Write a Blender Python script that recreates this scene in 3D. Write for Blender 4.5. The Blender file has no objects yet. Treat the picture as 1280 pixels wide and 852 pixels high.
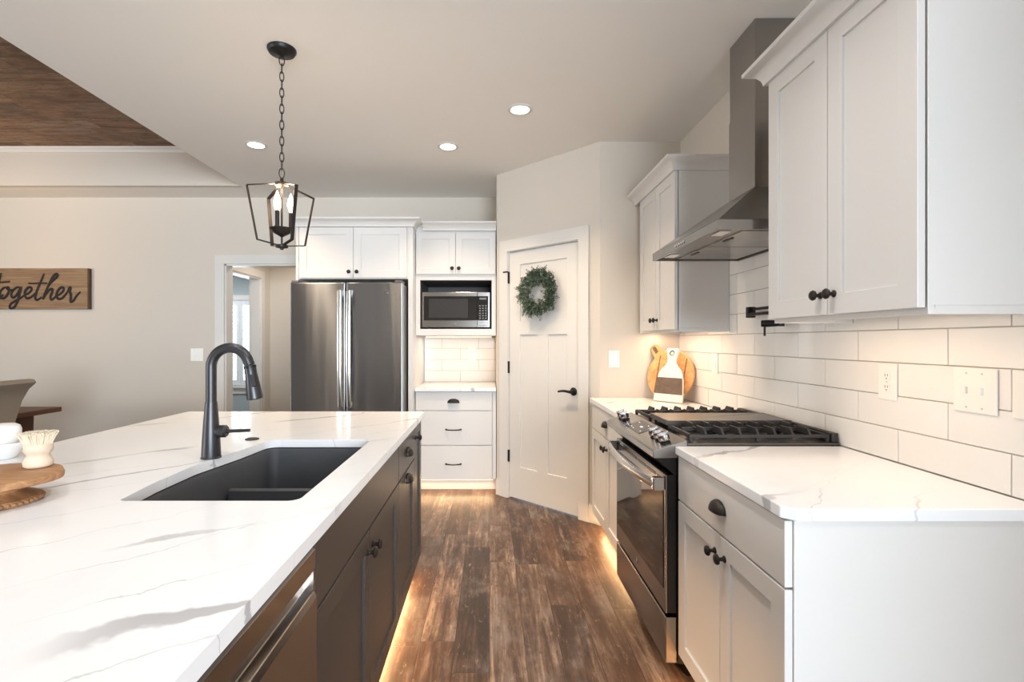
import bpy, bmesh, math, random
from mathutils import Vector, Matrix
random.seed(7)
PI = math.pi
SC = bpy.context.scene
COL = SC.collection

# ------------------------------------------------------------------ camera, world, lights, exposure
F_PX, CX, CY, CAM_H = 627.0, 612.0, 426.0, 1.32        # focal length and principal point for a 1280x852 frame
cam_d = bpy.data.cameras.new('camera'); cam = bpy.data.objects.new('camera', cam_d); COL.objects.link(cam)
cam.location = (0, 0, CAM_H); cam.rotation_euler = (PI/2, 0, 0)
cam_d.sensor_fit = 'HORIZONTAL'; cam_d.sensor_width = 36.0
cam_d.lens = F_PX/1280*36.0
cam_d.shift_x = (640-CX)/1280.0
cam_d.clip_start = 0.05
SC.camera = cam
vs = SC.view_settings
vs.view_transform = 'Standard'; vs.look = 'None'; vs.gamma = 1.0; vs.use_curve_mapping = False
vs.exposure = 0.0

W = bpy.data.worlds.new('daylight'); SC.world = W; W.use_nodes = True
W.node_tree.nodes['Background'].inputs[0].default_value = (0.86, 0.93, 1.0, 1)
W.node_tree.nodes['Background'].inputs[1].default_value = 2.2

def area(name, loc, rot, sx, sy, power, col, spread=PI, parent=None):
    d = bpy.data.lights.new(name, 'AREA'); d.shape = 'RECTANGLE'; d.size = sx; d.size_y = sy
    d.energy = power; d.color = col; d.spread = spread
    o = bpy.data.objects.new(name, d); COL.objects.link(o); o.location = loc; o.rotation_euler = rot
    if parent: o.parent = parent
    return o
DAY = (0.80, 0.90, 1.0)
WARM = (1.0, 0.77, 0.52)
LED = (1.0, 0.60, 0.29)
LED_SOFT = (1.0, 0.70, 0.46)
area('daylight_rear_window', (2.2, -6.42, 1.45), (PI/2+0.30, 0, 0.22), 3.8, 2.3, 820, DAY)       # faces +Y
area('left_fill', (-6.9, -1.6, 1.5), (PI/2+0.25, 0, -PI/2), 3.2, 1.8, 200, (.93,.97,1))         # unseen side fill added for the right-hand cabinet doors, faces +X
area('daylight_hall_window', (-4.0, 8.05, 1.3), (-PI/2, 0, 0), 1.3, 1.3, 40, DAY)           # faces -Y
dl_ = bpy.data.lights.new('dining_lamp', 'POINT'); dl_.energy = 16; dl_.color = (1, .66, .36); dl_.shadow_soft_size = .12     # over the dining table, left of the frame
do_ = bpy.data.objects.new('dining_lamp', dl_); COL.objects.link(do_); do_.location = (-4.45, 3.9, 2.15)
area('hall_fill', (-2.15, 5.75, 2.42), (0, 0, 0), 0.25, 0.25, 8, (1, .88, .74))  # unseen fill added to lift the dark hall, no fixture
area('bedroom_fill', (-4.2, 6.9, 2.43), (0, 0, 0), 0.4, 0.4, 26, (.95, .97, 1))  # added fill that brightens the bedroom walls, out of view

for i_, (x_, y_) in enumerate(((-1.05, 0.75), (0.19, 1.25), (-1.05, 1.75), (0.30, -0.6))):   # unseen fill lights added to brighten the island and aisle, above the frame
    d_ = bpy.data.lights.new('recessed_or_fill_lamp', 'AREA'); d_.shape = 'DISK'; d_.size = .11; d_.energy = (4.0, 9, 3.0, 13)[i_]; d_.color = (1, .96, .92); d_.spread = math.radians(125)
    o_ = bpy.data.objects.new('recessed_or_fill_lamp', d_); COL.objects.link(o_); o_.location = (x_, y_, 2.742)

# ------------------------------------------------------------------ materials
def lin(c):
    return tuple(((v/255)/12.92 if v/255 <= 0.04045 else ((v/255+0.055)/1.055)**2.4) for v in c)
def rgba(c): return (*lin(c), 1)

class NT:
    """small helper round a material's node tree"""
    def __init__(s, name):
        s.m = bpy.data.materials.new(name); s.m.use_nodes = True
        s.t = s.m.node_tree; s.b = s.t.nodes['Principled BSDF']
    def n(s, t, **kw):
        o = s.t.nodes.new(t)
        for k, v in kw.items(): setattr(o, k, v)
        return o
    def ln(s, a, b): s.t.links.new(a, b)
    def put(s, sock, v):
        if hasattr(v, 'is_linked') or isinstance(v, bpy.types.NodeSocket): s.ln(v, sock)
        else: sock.default_value = v
    def math(s, op, a, b=0.0, c=None):
        o = s.n('ShaderNodeMath', operation=op); s.put(o.inputs[0], a); s.put(o.inputs[1], b)
        if c is not None: s.put(o.inputs[2], c)
        return o.outputs[0]
    def pos(s): return s.n('ShaderNodeNewGeometry').outputs['Position']
    def objc(s): return s.n('ShaderNodeTexCoord').outputs['Object']
    def sep(s, v):
        o = s.n('ShaderNodeSeparateXYZ'); s.ln(v, o.inputs[0]); return o.outputs
    def comb(s, x, y, z):
        o = s.n('ShaderNodeCombineXYZ'); s.put(o.inputs[0], x); s.put(o.inputs[1], y); s.put(o.inputs[2], z); return o.outputs[0]
    def mapv(s, v, sc=(1,1,1), rot=(0,0,0), loc=(0,0,0)):
        o = s.n('ShaderNodeMapping'); s.ln(v, o.inputs[0])
        o.inputs['Scale'].default_value = sc; o.inputs['Rotation'].default_value = rot; o.inputs['Location'].default_value = loc
        return o.outputs[0]
    def noise(s, v, scale, detail=4, rough=0.55, dist=0.0):
        o = s.n('ShaderNodeTexNoise'); s.ln(v, o.inputs['Vector']); o.inputs['Scale'].default_value = scale
        o.inputs['Detail'].default_value = detail; o.inputs['Roughness'].default_value = rough; o.inputs['Distortion'].default_value = dist
        return o.outputs['Fac']
    def white(s, v):
        o = s.n('ShaderNodeTexWhiteNoise', noise_dimensions='3D'); s.ln(v, o.inputs['Vector']); return o.outputs['Value']
    def ramp(s, f, stops, interp='LINEAR'):
        o = s.n('ShaderNodeValToRGB'); s.ln(f, o.inputs[0]); o.color_ramp.interpolation = interp
        e = o.color_ramp.elements
        while len(e) < len(stops): e.new(0.5)
        for i, (p, c) in enumerate(stops): e[i].position = p; e[i].color = c
        return o.outputs[0]
    def mix(s, f, a, b, blend='MIX'):
        o = s.n('ShaderNodeMix', data_type='RGBA', blend_type=blend)
        s.put(o.inputs[0], f); s.put(o.inputs[6], a); s.put(o.inputs[7], b); return o.outputs[2]
    def smooth(s, v, lo, hi, a=0.0, b=1.0):
        o = s.n('ShaderNodeMapRange', interpolation_type='SMOOTHSTEP'); s.put(o.inputs[0], v)
        for i, k in enumerate((lo, hi, a, b)): o.inputs[i+1].default_value = k
        return o.outputs[0]
    def bump(s, h, strength=0.2, dist=0.002):
        o = s.n('ShaderNodeBump'); s.ln(h, o.inputs['Height']); o.inputs['Strength'].default_value = strength
        o.inputs['Distance'].default_value = dist; s.ln(o.outputs[0], s.b.inputs['Normal'])
    def col(s, v): s.put(s.b.inputs['Base Color'], v)
    def set(s, **kw):
        for k, v in kw.items(): s.put(s.b.inputs[k.replace('_', ' ')], v)

M = {}
def paint(name, c, rough=0.5, spec=0.4, var=0.02, bumps=0.05, metal=0.0, scale=60):
    t = NT(name); n = t.noise(t.objc(), scale, 3)
    a = tuple(max(0, v*(1-var)) for v in lin(c)); b = tuple(min(1, v*(1+var)) for v in lin(c))
    t.col(t.mix(n, (*a, 1), (*b, 1))); t.set(Roughness=rough, Metallic=metal)
    t.b.inputs['Specular IOR Level'].default_value = spec
    if bumps: t.bump(n, bumps, 0.001)
    M[name] = t.m; return t
paint('wall_paint', (214, 206, 195), 0.75, 0.25, 0.015, 0.15, scale=220)
paint('ceiling_paint', (242, 239, 234), 0.85, 0.2, 0.01, 0.2, scale=160)
paint('bedroom_paint', (176, 186, 188), 0.75, 0.25, 0.015, 0.1)
paint('hall_paint', (212, 204, 193), 0.75, 0.25, 0.015, 0.1)
paint('trim_white', (220, 217, 212), 0.38, 0.4, 0.008, 0.02)
paint('cabinet_white', (219, 217, 214), 0.34, 0.4, 0.008, 0.02)
paint('island_dark', (58, 53, 50), 0.36, 0.45, 0.06, 0.05)
paint('black_metal', (26, 25, 25), 0.42, 0.5, 0.1, 0.03, 0.3)
paint('black_bronze', (44, 38, 35), 0.45, 0.5, 0.1, 0.03, 0.5)
paint('gunmetal', (70, 70, 72), 0.36, 0.5, 0.1, 0.03, 0.75)
paint('cast_iron', (40, 39, 40), 0.5, 0.5, 0.1, 0.1, 0.1, 400)
paint('black_enamel', (14, 14, 15), 0.22, 0.5, 0.05, 0.0)
paint('charcoal_panel', (100, 98, 97), 0.5, 0.3, 0.04, 0.0)
paint('sink_composite', (68, 70, 74), 0.55, 0.4, 0.25, 0.15, 0.0, 900)
paint('tile_glaze', (240, 238, 234), 0.12, 0.5, 0.015, 0.10, scale=14)
paint('grout', (196, 186, 174), 0.9, 0.1, 0.03, 0.1)
paint('plate_white', (244, 242, 236), 0.35, 0.45, 0.005, 0)
paint('screw_pale', (205, 200, 192), 0.5, 0.3, 0.05, 0)
paint('slot_dark', (110, 104, 98), 0.6, 0.3, 0.05, 0)
paint('lettering_dark', (38, 34, 32), 0.6, 0.3, 0.1, 0.05)
paint('fabric', (150, 138, 124), 0.95, 0.1, 0.12, 0.4, scale=500)
paint('ceramic', (243, 242, 240), 0.3, 0.5, 0.01, 0)
paint('bristle', (226, 214, 192), 0.8, 0.2, 0.08, 0)
paint('pale_wood', (218, 200, 178), 0.6, 0.3, 0.05, 0.05)
paint('twig', (84, 66, 48), 0.8, 0.2, 0.2, 0.2)
paint('chrome', (225, 225, 228), 0.14, 0.5, 0.02, 0, 1.0)
paint('mesh_dark', (46, 43, 41), 0.5, 0.3, 0.03, 0)
paint('grey_plate', (92, 88, 84), 0.35, 0.5, 0.04, 0.0, 0.7)
paint('shutter_paint', (226, 230, 232), 0.5, 0.4, 0.01, 0)

def steel(name, c, rough, axis, warp=False, an=0.75):
    t = NT(name); p = t.objc()
    sc = {'H': (2, 2, 900), 'V': (900, 900, 2)}[axis]
    n = t.noise(t.mapv(p, sc), 1.0, 3)
    a = tuple(v*0.93 for v in lin(c)); b = tuple(min(1, v*1.05) for v in lin(c))
    t.col(t.mix(n, (*a, 1), (*b, 1))); t.set(Metallic=1.0, Roughness=rough)
    t.b.inputs['Anisotropic'].default_value = an
    tg = t.n('ShaderNodeTangent', direction_type='RADIAL', axis='Z'); t.ln(tg.outputs[0], t.b.inputs['Tangent'])
    t.b.inputs['Anisotropic Rotation'].default_value = 0.25
    if warp: t.bump(t.noise(t.mapv(p, (7, 7, 0.55)), 1.0, 2), 0.5, 0.010)
    M[name] = t.m
steel('steel_fridge', (150, 152, 156), 0.33, 'H', True, 0.97)
steel('steel', (158, 155, 152), 0.25, 'H')
steel('steel_dark', (158, 152, 147), 0.22, 'H')
paint('handle_steel', (205, 204, 202), 0.2, 0.5, 0.03, 0, 1.0)

t = NT('dark_glass'); t.col((0.012, 0.012, 0.013, 1)); t.set(Roughness=0.04); t.b.inputs['Specular IOR Level'].default_value = 0.9; M['dark_glass'] = t.m
t = NT('bulb_glow'); t.col((1, .9, .75, 1)); t.b.inputs['Emission Color'].default_value = (1, .72, .42, 1); t.b.inputs['Emission Strength'].default_value = 9; M['bulb_glow'] = t.m
t = NT('lens_glow'); t.col((1, .95, .9, 1)); t.b.inputs['Emission Color'].default_value = (1, .9, .76, 1); t.b.inputs['Emission Strength'].default_value = 9; M['lens_glow'] = t.m
t = NT('led_glow'); t.col((1, .9, .8, 1)); t.b.inputs['Emission Color'].default_value = (1, .72, .42, 1); t.b.inputs['Emission Strength'].default_value = 2.5; M['led_glow'] = t.m
t = NT('display_glow'); t.col((.02, .02, .02, 1)); t.b.inputs['Emission Color'].default_value = (.9, .95, 1, 1); t.b.inputs['Emission Strength'].default_value = 1.2; M['display_glow'] = t.m
t = NT('window_glass'); t.col((1, 1, 1, 1)); t.set(Roughness=0.0); t.b.inputs['Transmission Weight'].default_value = 1.0; t.b.inputs['IOR'].default_value = 1.02; M['window_glass'] = t.m

# quartz with soft grey veins
t = NT('quartz'); p = t.pos()
xyz = t.sep(p); s_ax = t.math('MULTIPLY', t.math('SUBTRACT', xyz[1], t.math('MULTIPLY', xyz[0], 0.92)), 0.7071)
def vein(period, ph, wob, nsc, wlo, whi, mlo, mhi, mloc):
    n = t.noise(t.mapv(p, (1, 1, 1), (0, 0, 0), (ph*7, ph*3, 0)), nsc, 6, 0.58, 0.4)
    fr = t.math('FRACT', t.math('ADD', t.math('ADD', t.math('DIVIDE', s_ax, period), ph), t.math('MULTIPLY', t.math('SUBTRACT', n, 0.5), wob)))
    d = t.math('ABSOLUTE', t.math('SUBTRACT', fr, 0.5))
    wn = t.noise(t.mapv(p, (1, 1, 1), (0, 0, 0), (5+ph, 1, 0)), 2.6, 3)
    wd_ = t.smooth(wn, 0.35, 0.68, wlo, whi)
    line = t.math('SUBTRACT', 1.0, t.math('MINIMUM', 1.0, t.math('DIVIDE', d, wd_)))
    line = t.smooth(line, 0.0, 0.55)
    mk = t.smooth(t.noise(t.mapv(p, (1, 1, 1), (0, 0, 0), mloc), 1.6, 2), mlo, mhi)
    return t.math('MULTIPLY', line, mk)
bold = vein(0.34, 0.22, 1.1, 1.3, 0.012, 0.085, 0.46, 0.62, (2.2, 5.1, 0))
hair = vein(0.19, 0.61, 1.5, 1.6, 0.008, 0.022, 0.45, 0.60, (8.2, 3.3, 0))
cloud = t.math('MULTIPLY', t.smooth(t.noise(p, 2.2, 5, 0.6), 0.52, 0.75), 0.10)
f = t.math('ADD', t.math('MAXIMUM', t.math('MULTIPLY', bold, 0.66), t.math('MULTIPLY', hair, 0.32)), cloud)
t.col(t.mix(f, rgba((236, 237, 239)), rgba((142, 140, 143))))
t.set(Roughness=0.16); M['quartz'] = t.m

# floor: plank vinyl, planks run along Y
def planks(name, pw, pl, along, stops, grain_amt, rough, kof=0.29, wm=0.25):
    t = NT(name); p = t.sep(t.pos())
    a, b = (p[0], p[1]) if along == 'Y' else (p[1], p[0])
    cx = t.math('DIVIDE', a, pw); ci = t.math('FLOOR', cx)
    off = t.white(t.comb(ci, 3.7, 1.1))
    cy = t.math('ADD', t.math('DIVIDE', b, pl), off); cj = t.math('FLOOR', cy)
    idv = t.comb(ci, cj, 0.5); rnd = t.white(idv); rnd2 = t.white(t.comb(cj, ci, 8.5))
    shift = t.math('MULTIPLY', rnd, 37.0)
    g = t.noise(t.comb(t.math('MULTIPLY', a, 26.0), t.math('ADD', t.math('MULTIPLY', b, 1.6), shift), shift), 1.0, 7, 0.65, 1.2)
    g2 = t.noise(t.comb(t.math('MULTIPLY', a, 7.0), t.math('ADD', t.math('MULTIPLY', b, 1.5), shift), shift), 1.0, 5, 0.6, 1.0)
    fine = t.noise(t.comb(t.math('MULTIPLY', a, 120.0), t.math('MULTIPLY', b, 5.0), shift), 1.0, 3, 0.6)
    blot = t.noise(t.comb(t.math('MULTIPLY', a, 8.0), t.math('MULTIPLY', b, 3.6), shift), 1.0, 6, 0.7, 0.6)
    k = t.math('ADD', t.math('MULTIPLY', rnd, 0.26), t.math('MULTIPLY', g2, 0.45))
    k = t.math('ADD', k, t.math('MULTIPLY', blot, 0.75))
    k = t.math('ADD', k, t.math('MULTIPLY', t.math('SUBTRACT', g, 0.5), grain_amt))
    k = t.math('SUBTRACT', k, kof)
    c = t.ramp(k, stops)
    spk = t.noise(t.comb(t.math('MULTIPLY', a, 55.0), t.math('MULTIPLY', b, 14.0), shift), 1.0, 5, 0.7, 0.8)
    gp = t.smooth(t.noise(t.comb(t.math('MULTIPLY', a, 5.0), t.math('MULTIPLY', b, 2.6), t.math('ADD', shift, 9.0)), 1.0, 4, 0.65), 0.50, 0.66, 0.0, 0.55)
    c = t.mix(gp, c, t.mix(k, rgba((70, 63, 60)), rgba((158, 148, 142))))
    c = t.mix(t.smooth(spk, 0.54, 0.66, 0.0, 0.6), c, rgba((52, 40, 33)))
    c = t.mix(t.smooth(spk, 0.30, 0.42, 0.35, 0.0), c, rgba((186, 164, 142)))
    warm = t.mix(t.math('MULTIPLY', rnd2, wm), c, rgba((128, 88, 60)), 'MIX')
    c = t.mix(t.smooth(fine, 0.60, 0.78, 0.0, 0.55), warm, rgba((42, 32, 26)))
    fx = t.math('FRACT', cx); fy = t.math('FRACT', cy)
    ex = t.math('MINIMUM', fx, t.math('SUBTRACT', 1.0, fx)); ey = t.math('MINIMUM', fy, t.math('SUBTRACT', 1.0, fy))
    e = t.math('MINIMUM', t.math('MULTIPLY', ex, pw), t.math('MULTIPLY', ey, pl))
    seam = t.smooth(e, 0.0, 0.0022, 0.75, 0.0)
    c = t.mix(seam, c, rgba((34, 26, 22)))
    t.col(c); t.set(Roughness=t.math('ADD', t.math('MULTIPLY', g, 0.2), rough))
    t.b.inputs['Specular IOR Level'].default_value = 0.32
    t.bump(t.math('SUBTRACT', t.math('MULTIPLY', g, 0.4), t.math('MULTIPLY', seam, 1.5)), 0.25, 0.002)
    M[name] = t.m
planks('floor_planks', 0.152, 1.22, 'Y',
       [(0.22, rgba((38, 30, 26))), (0.40, rgba((66, 51, 43))), (0.53, rgba((92, 73, 61))), (0.65, rgba((118, 101, 89))), (0.83, rgba((172, 148, 122)))], 1.15, 0.26)
planks('ceiling_planks', 0.15, 1.0, 'X',
       [(0.1, rgba((72, 58, 47))), (0.33, rgba((104, 82, 65))), (0.48, rgba((134, 103, 79))), (0.62, rgba((146, 124, 103))), (0.85, rgba((176, 138, 104)))], 0.9, 0.5)

def wood(name, c1, c2, axis='X', scale=1.0, rough=0.55):
    t = NT(name); p = t.objc()
    s = {'X': (2, 28, 28), 'Y': (28, 2, 28), 'Z': (28, 28, 2)}[axis]
    n = t.noise(t.mapv(p, tuple(v*scale for v in s)), 1.0, 6, 0.6, 1.5)
    t.col(t.ramp(n, [(0.3, rgba(c1)), (0.7, rgba(c2))])); t.set(Roughness=rough); t.bump(n, 0.2, 0.001); M[name] = t.m
wood('sign_wood', (112, 86, 60), (160, 130, 96), 'X')
wood('sign_side', (72, 50, 30), (98, 70, 44), 'Z')
wood('table_wood', (74, 48, 32), (112, 76, 52), 'Y')
wood('board_wood', (196, 140, 84), (232, 184, 128), 'X', 0.8)
wood('board_dark', (98, 66, 42), (140, 100, 66), 'X', 0.8)
wood('stand_wood', (126, 88, 58), (188, 142, 98), 'X', 0.9)
wood('whitewash', (232, 222, 204), (250, 244, 232), 'Z', 0.8)
wood('band_brown', (92, 76, 64), (116, 96, 82), 'X', 0.8)
t = NT('leaf'); n = t.noise(t.objc(), 30, 2)
t.col(t.ramp(n, [(0.3, rgba((50, 62, 50))), (0.6, rgba((84, 100, 80))), (0.8, rgba((122, 136, 112)))])); t.set(Roughness=0.6); M['leaf'] = t.m

# ------------------------------------------------------------------ mesh helpers
class MB:
    def __init__(s): s.bm = bmesh.new()
    def quad_grid(s, rings, close=True, cap0=True, cap1=True):
        bm = s.bm; R = [[bm.verts.new(p) for p in r] for r in rings]
        for a, b in zip(R, R[1:]):
            n = len(a)
            for i in range(n if close else n-1):
                j = (i+1) % n
                try: bm.faces.new((a[i], a[j], b[j], b[i]))
                except ValueError: pass
        if cap0 and len(R[0]) > 2: bm.faces.new(R[0][::-1])
        if cap1 and len(R[-1]) > 2: bm.faces.new(R[-1])
        return s
    def box(s, a, b):
        (x0, y0, z0), (x1, y1, z1) = a, b
        r0 = [(x0,y0,z0),(x1,y0,z0),(x1,y1,z0),(x0,y1,z0)]; r1 = [(x,y,z1) for x,y,_ in r0]
        return s.quad_grid([r0, r1])
    def prism(s, poly, z0, z1):
        return s.quad_grid([[(x,y,z0) for x,y in poly], [(x,y,z1) for x,y in poly]])
    def loft(s, r0, r1): return s.quad_grid([r0, r1])
    def lathe(s, prof, o=(0,0,0), axis=(0,0,1), n=28, cap=True):
        """prof: list of (radius, height along axis)"""
        ax = Vector(axis).normalized(); q = Vector((0,0,1)).rotation_difference(ax); o = Vector(o)
        rings = []
        for r, h in prof:
            r = max(r, 1e-5)
            rings.append([o + q @ Vector((r*math.cos(2*PI*i/n), r*math.sin(2*PI*i/n), h)) for i in range(n)])
        return s.quad_grid(rings, True, cap, cap)
    def cyl(s, o, axis, r, h, n=24): return s.lathe([(r,0),(r,h)], o, axis, n)
    def tube(s, pts, r, n=10, smooth=0, sq=None, closed=False):
        """pts polyline, r constant or list; sq = (vector, factor) squashes the section along a direction"""
        P = [Vector(p) for p in pts]; R = list(r) if isinstance(r, (list, tuple)) else [r]*len(P)
        if smooth:
            Q, RR = [], []; m = len(P)
            rng = range(m) if closed else range(m-1)
            for i in rng:
                if closed: p0, p1, p2, p3 = P[(i-1)%m], P[i], P[(i+1)%m], P[(i+2)%m]; ra, rb = R[i], R[(i+1)%m]
                else: p0, p1, p2, p3 = P[max(i-1,0)], P[i], P[i+1], P[min(i+2,m-1)]; ra, rb = R[i], R[i+1]
                for k in range(smooth):
                    t_ = k/smooth
                    Q.append(0.5*((2*p1)+(p2-p0)*t_+(2*p0-5*p1+4*p2-p3)*t_*t_+(3*p1-p0-3*p2+p3)*t_**3)); RR.append(ra+(rb-ra)*t_)
            if not closed: Q.append(P[-1]); RR.append(R[-1])
            P, R = Q, RR
        m = len(P); T = []
        for i in range(m):
            if closed: d = P[(i+1)%m]-P[(i-1)%m]
            else: d = P[min(i+1,m-1)]-P[max(i-1,0)]
            T.append(d.normalized() if d.length > 1e-9 else Vector((0,0,1)))
        up = Vector((0,0,1)) if abs(T[0].z) < 0.9 else Vector((1,0,0))
        u = (up - T[0]*up.dot(T[0])).normalized(); rings = []
        for i in range(m):
            if i:
                u = T[i-1].rotation_difference(T[i]) @ u; u = (u - T[i]*u.dot(T[i])).normalized()
            v = T[i].cross(u); ring = []
            for k in range(n):
                a = 2*PI*k/n; o = u*math.cos(a)*R[i] + v*math.sin(a)*R[i]
                if sq: o = o - sq[0]*o.dot(sq[0])*(1-sq[1])
                ring.append(P[i]+o)
            rings.append(ring)
        if closed: rings.append(rings[0][:]); return s.quad_grid(rings, True, False, False)
        return s.quad_grid(rings)
    def bar(s, p, q, w, t_, up=(0,0,1)):
        """rectangular bar from p to q: width w across, thickness t_ along 'up'"""
        p, q = Vector(p), Vector(q); d = (q-p).normalized(); up = Vector(up); up = (up - d*up.dot(d)).normalized(); sd = d.cross(up)
        f = lambda c: [c+sd*w/2+up*t_/2, c-sd*w/2+up*t_/2, c-sd*w/2-up*t_/2, c+sd*w/2-up*t_/2]
        return s.quad_grid([f(p), f(q)])
    def sweep(s, prof, path, z0=0.0, side=1):
        """profile (outward, z) swept along an open plan path with mitred corners; outward = right of travel * side"""
        P = [Vector(p) for p in path]; N = []
        seg = [(P[i+1]-P[i]).normalized() for i in range(len(P)-1)]
        nr = [Vector((d.y, -d.x))*side for d in seg]
        for i in range(len(P)):
            if i == 0: N.append(nr[0])
            elif i == len(P)-1: N.append(nr[-1])
            else:
                b = (nr[i-1]+nr[i]).normalized(); N.append(b/max(0.2, b.dot(nr[i])))
        rings = [[(P[i].x+N[i].x*d, P[i].y+N[i].y*d, z0+z) for d, z in prof] for i in range(len(P))]
        return s.quad_grid(rings)
    def xf(s, m): bmesh.ops.transform(s.bm, matrix=m, verts=s.bm.verts); return s

ORIG = {}
def link(o, parent):
    COL.objects.link(o)
    if parent is not None: o.parent = parent; ORIG[o.name] = ORIG[parent.name]
def thing(name, label, cat, loc, group=None, kind=None):
    o = bpy.data.objects.new(name, None); COL.objects.link(o); o.empty_display_size = 0.05
    o.location = loc; ORIG[o.name] = Vector(loc)
    if label: o['label'] = label
    if cat: o['category'] = cat
    if group: o['group'] = group
    if kind: o['kind'] = kind
    return o
def obj(name, mb, mat, parent=None, bevel=0.0, smooth=False, label=None, seg=2, world=True, kind=None, cat=None, group=None, solid=0.0, base=None):
    bm = mb.bm
    bmesh.ops.remove_doubles(bm, verts=bm.verts, dist=1e-6)
    bmesh.ops.recalc_face_normals(bm, faces=bm.faces)
    org = Vector((0,0,0))
    if parent is not None: org = ORIG[parent.name]
    elif base is not None: org = Vector(base)
    if world and org.length > 0: bmesh.ops.translate(bm, vec=-org, verts=bm.verts)
    me = bpy.data.meshes.new(name); bm.to_mesh(me); bm.free()
    o = bpy.data.objects.new(name, me); link(o, parent)
    if parent is None:
        o.location = org; ORIG[o.name] = org
    mats = mat if isinstance(mat, (list, tuple)) else [mat]
    for k in mats: me.materials.append(M[k])
    if solid: mod = o.modifiers.new('solid', 'SOLIDIFY'); mod.thickness = solid; mod.offset = 1
    if bevel:
        mod = o.modifiers.new('bevel', 'BEVEL'); mod.width = bevel; mod.segments = seg; mod.limit_method = 'ANGLE'; mod.angle_limit = math.radians(40)
        mod.harden_normals = False
    if smooth:
        for p_ in me.polygons: p_.use_smooth = True
        try: me.set_sharp_from_angle(angle=math.radians(38))
        except Exception: pass
    if label: o['label'] = label
    if kind: o['kind'] = kind
    if cat: o['category'] = cat
    if group: o['group'] = group
    return o
def struct(name, mb, mat, **kw): return obj(name, mb, mat, kind='structure', **kw)

class Fr:
    """plan frame: u runs along the wall, d points out of it"""
    def __init__(s, o, u, d): s.o, s.u, s.d = Vector(o), Vector(u), Vector(d)
    def p(s, u, d, z):
        v = s.o + s.u*u + s.d*d; return Vector((v.x, v.y, z))
    def vec(s, u, d, z=0.0):
        v = s.u*u + s.d*d; return Vector((v.x, v.y, z))
    def box(s, mb, u0, u1, d0, d1, z0, z1):
        r0 = [s.p(u0,d0,z0), s.p(u1,d0,z0), s.p(u1,d1,z0), s.p(u0,d1,z0)]
        r1 = [Vector((v.x, v.y, z1)) for v in r0]
        mb.quad_grid([r0, r1]); return mb
    def pos(s, u, d, z): return tuple(s.p(u, d, z))
# ------------------------------------------------------------------ the room
XW, YB, YP, ZC = 1.37, 5.0, 3.6, 2.75          # right wall, back wall, pantry return wall, ceiling
XL, YR = -7.0, -6.5                             # left wall and rear wall, outside the frame
D2 = math.sqrt(0.5)
FR = Fr((XW, 0), (0, 1), (-1, 0))               # right-hand run: u = Y, d out from the wall
FB = Fr((0, YB), (1, 0), (0, -1))               # back wall: u = X, d towards the camera
FI = Fr((-1.02, 0), (0, 1), (1, 0))             # island: u = Y, d towards the aisle
FP = Fr((0.062, 4.33), (D2, -D2), (-D2, -D2))   # diagonal pantry wall: u left to right, d into the kitchen

struct('floor', MB().box((XL, YR, -0.06), (4.4, 8.2, 0.0)), 'floor_planks')
mb = MB(); FT = 4.62; TX = -2.30
mb.box((TX, YR, ZC), (XW+0.1, YB, ZC+0.06)); mb.box((XL, FT+.06, ZC), (TX, YB, ZC+0.06))
mb.box((XL, YR, ZC), (TX, -0.2, ZC+0.06)); mb.box((XL, -0.2, ZC), (-6.4, FT, ZC+0.06))
mb.box((TX, YR, ZC), (4.4, -0.6, ZC+0.06))
ceil = struct('ceiling', mb, 'ceiling_paint')
mb = MB()
mb.box((TX, -0.2, ZC+0.0605), (TX+0.06, FT, 3.12)); mb.box((-6.46, -0.2, ZC+0.0605), (-6.4, FT, 3.12))
mb.box((-6.4, FT+.0005, ZC+0.0005), (TX, FT+0.06, 3.12)); mb.box((-6.4, -0.26, ZC+0.0605), (TX, -0.2, 3.12))
obj('tray_side', mb, 'wall_paint', ceil, label='greige painted sides of the ceiling tray')
obj('plank_panel', MB().box((-6.4, -0.2, 3.10), (TX, FT, 3.14)), 'ceiling_planks', ceil, label='brown plank panel in the raised ceiling tray')
prof = [(0, 0), (0.012, 0), (0.018, 0.018), (0.035, 0.034), (0.04, 0.045), (0, 0.045)]
struct('trim_1', MB().sweep(prof, [(-6.4, FT), (TX, FT), (TX, -0.2)], 3.054, side=1), 'trim_white')

mb = MB()                                        # back wall with the doorway
DX0, DX1, DH = -2.64, -1.84, 2.086
mb.box((XL, YB, 0), (DX0, YB+0.12, ZC)); mb.box((DX1, YB, 0), (0.2, YB+0.12, ZC)); mb.box((DX0, YB, DH), (DX1, YB+0.12, ZC))
struct('wall_back', mb, 'wall_paint')
wr = struct('wall_right', MB().box((XW, -0.6, 0), (XW+0.12, YP+0.12, ZC)).box((XW+.12, -0.6, 0), (4.4, -0.48, ZC)).box((4.3, YR, 0), (4.4, -0.6, ZC)), 'wall_paint')
mb = MB()                                        # rear wall, behind the camera, with its wide window
mb.box((XL, YR-0.12, 0), (0.25, YR, ZC)); mb.box((0.25, YR-0.12, 0), (4.2, YR, 0.25)); mb.box((0.25, YR-0.12, 2.62), (4.2, YR, ZC)); mb.box((4.2, YR-0.12, 0), (4.4, YR, ZC))
struct('wall_rear', mb, 'wall_paint')
mb = MB()
mb.box((XL-0.12, YR, 0), (XL, 0.1, ZC)); mb.box((XL-0.12, 2.7, 0), (XL, YB, ZC)); mb.box((XL-0.12, 0.1, 0), (XL, 2.7, 0.6)); mb.box((XL-0.12, 0.1, 2.4), (XL, 2.7, ZC))
struct('wall_left', mb, 'wall_paint')

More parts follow.
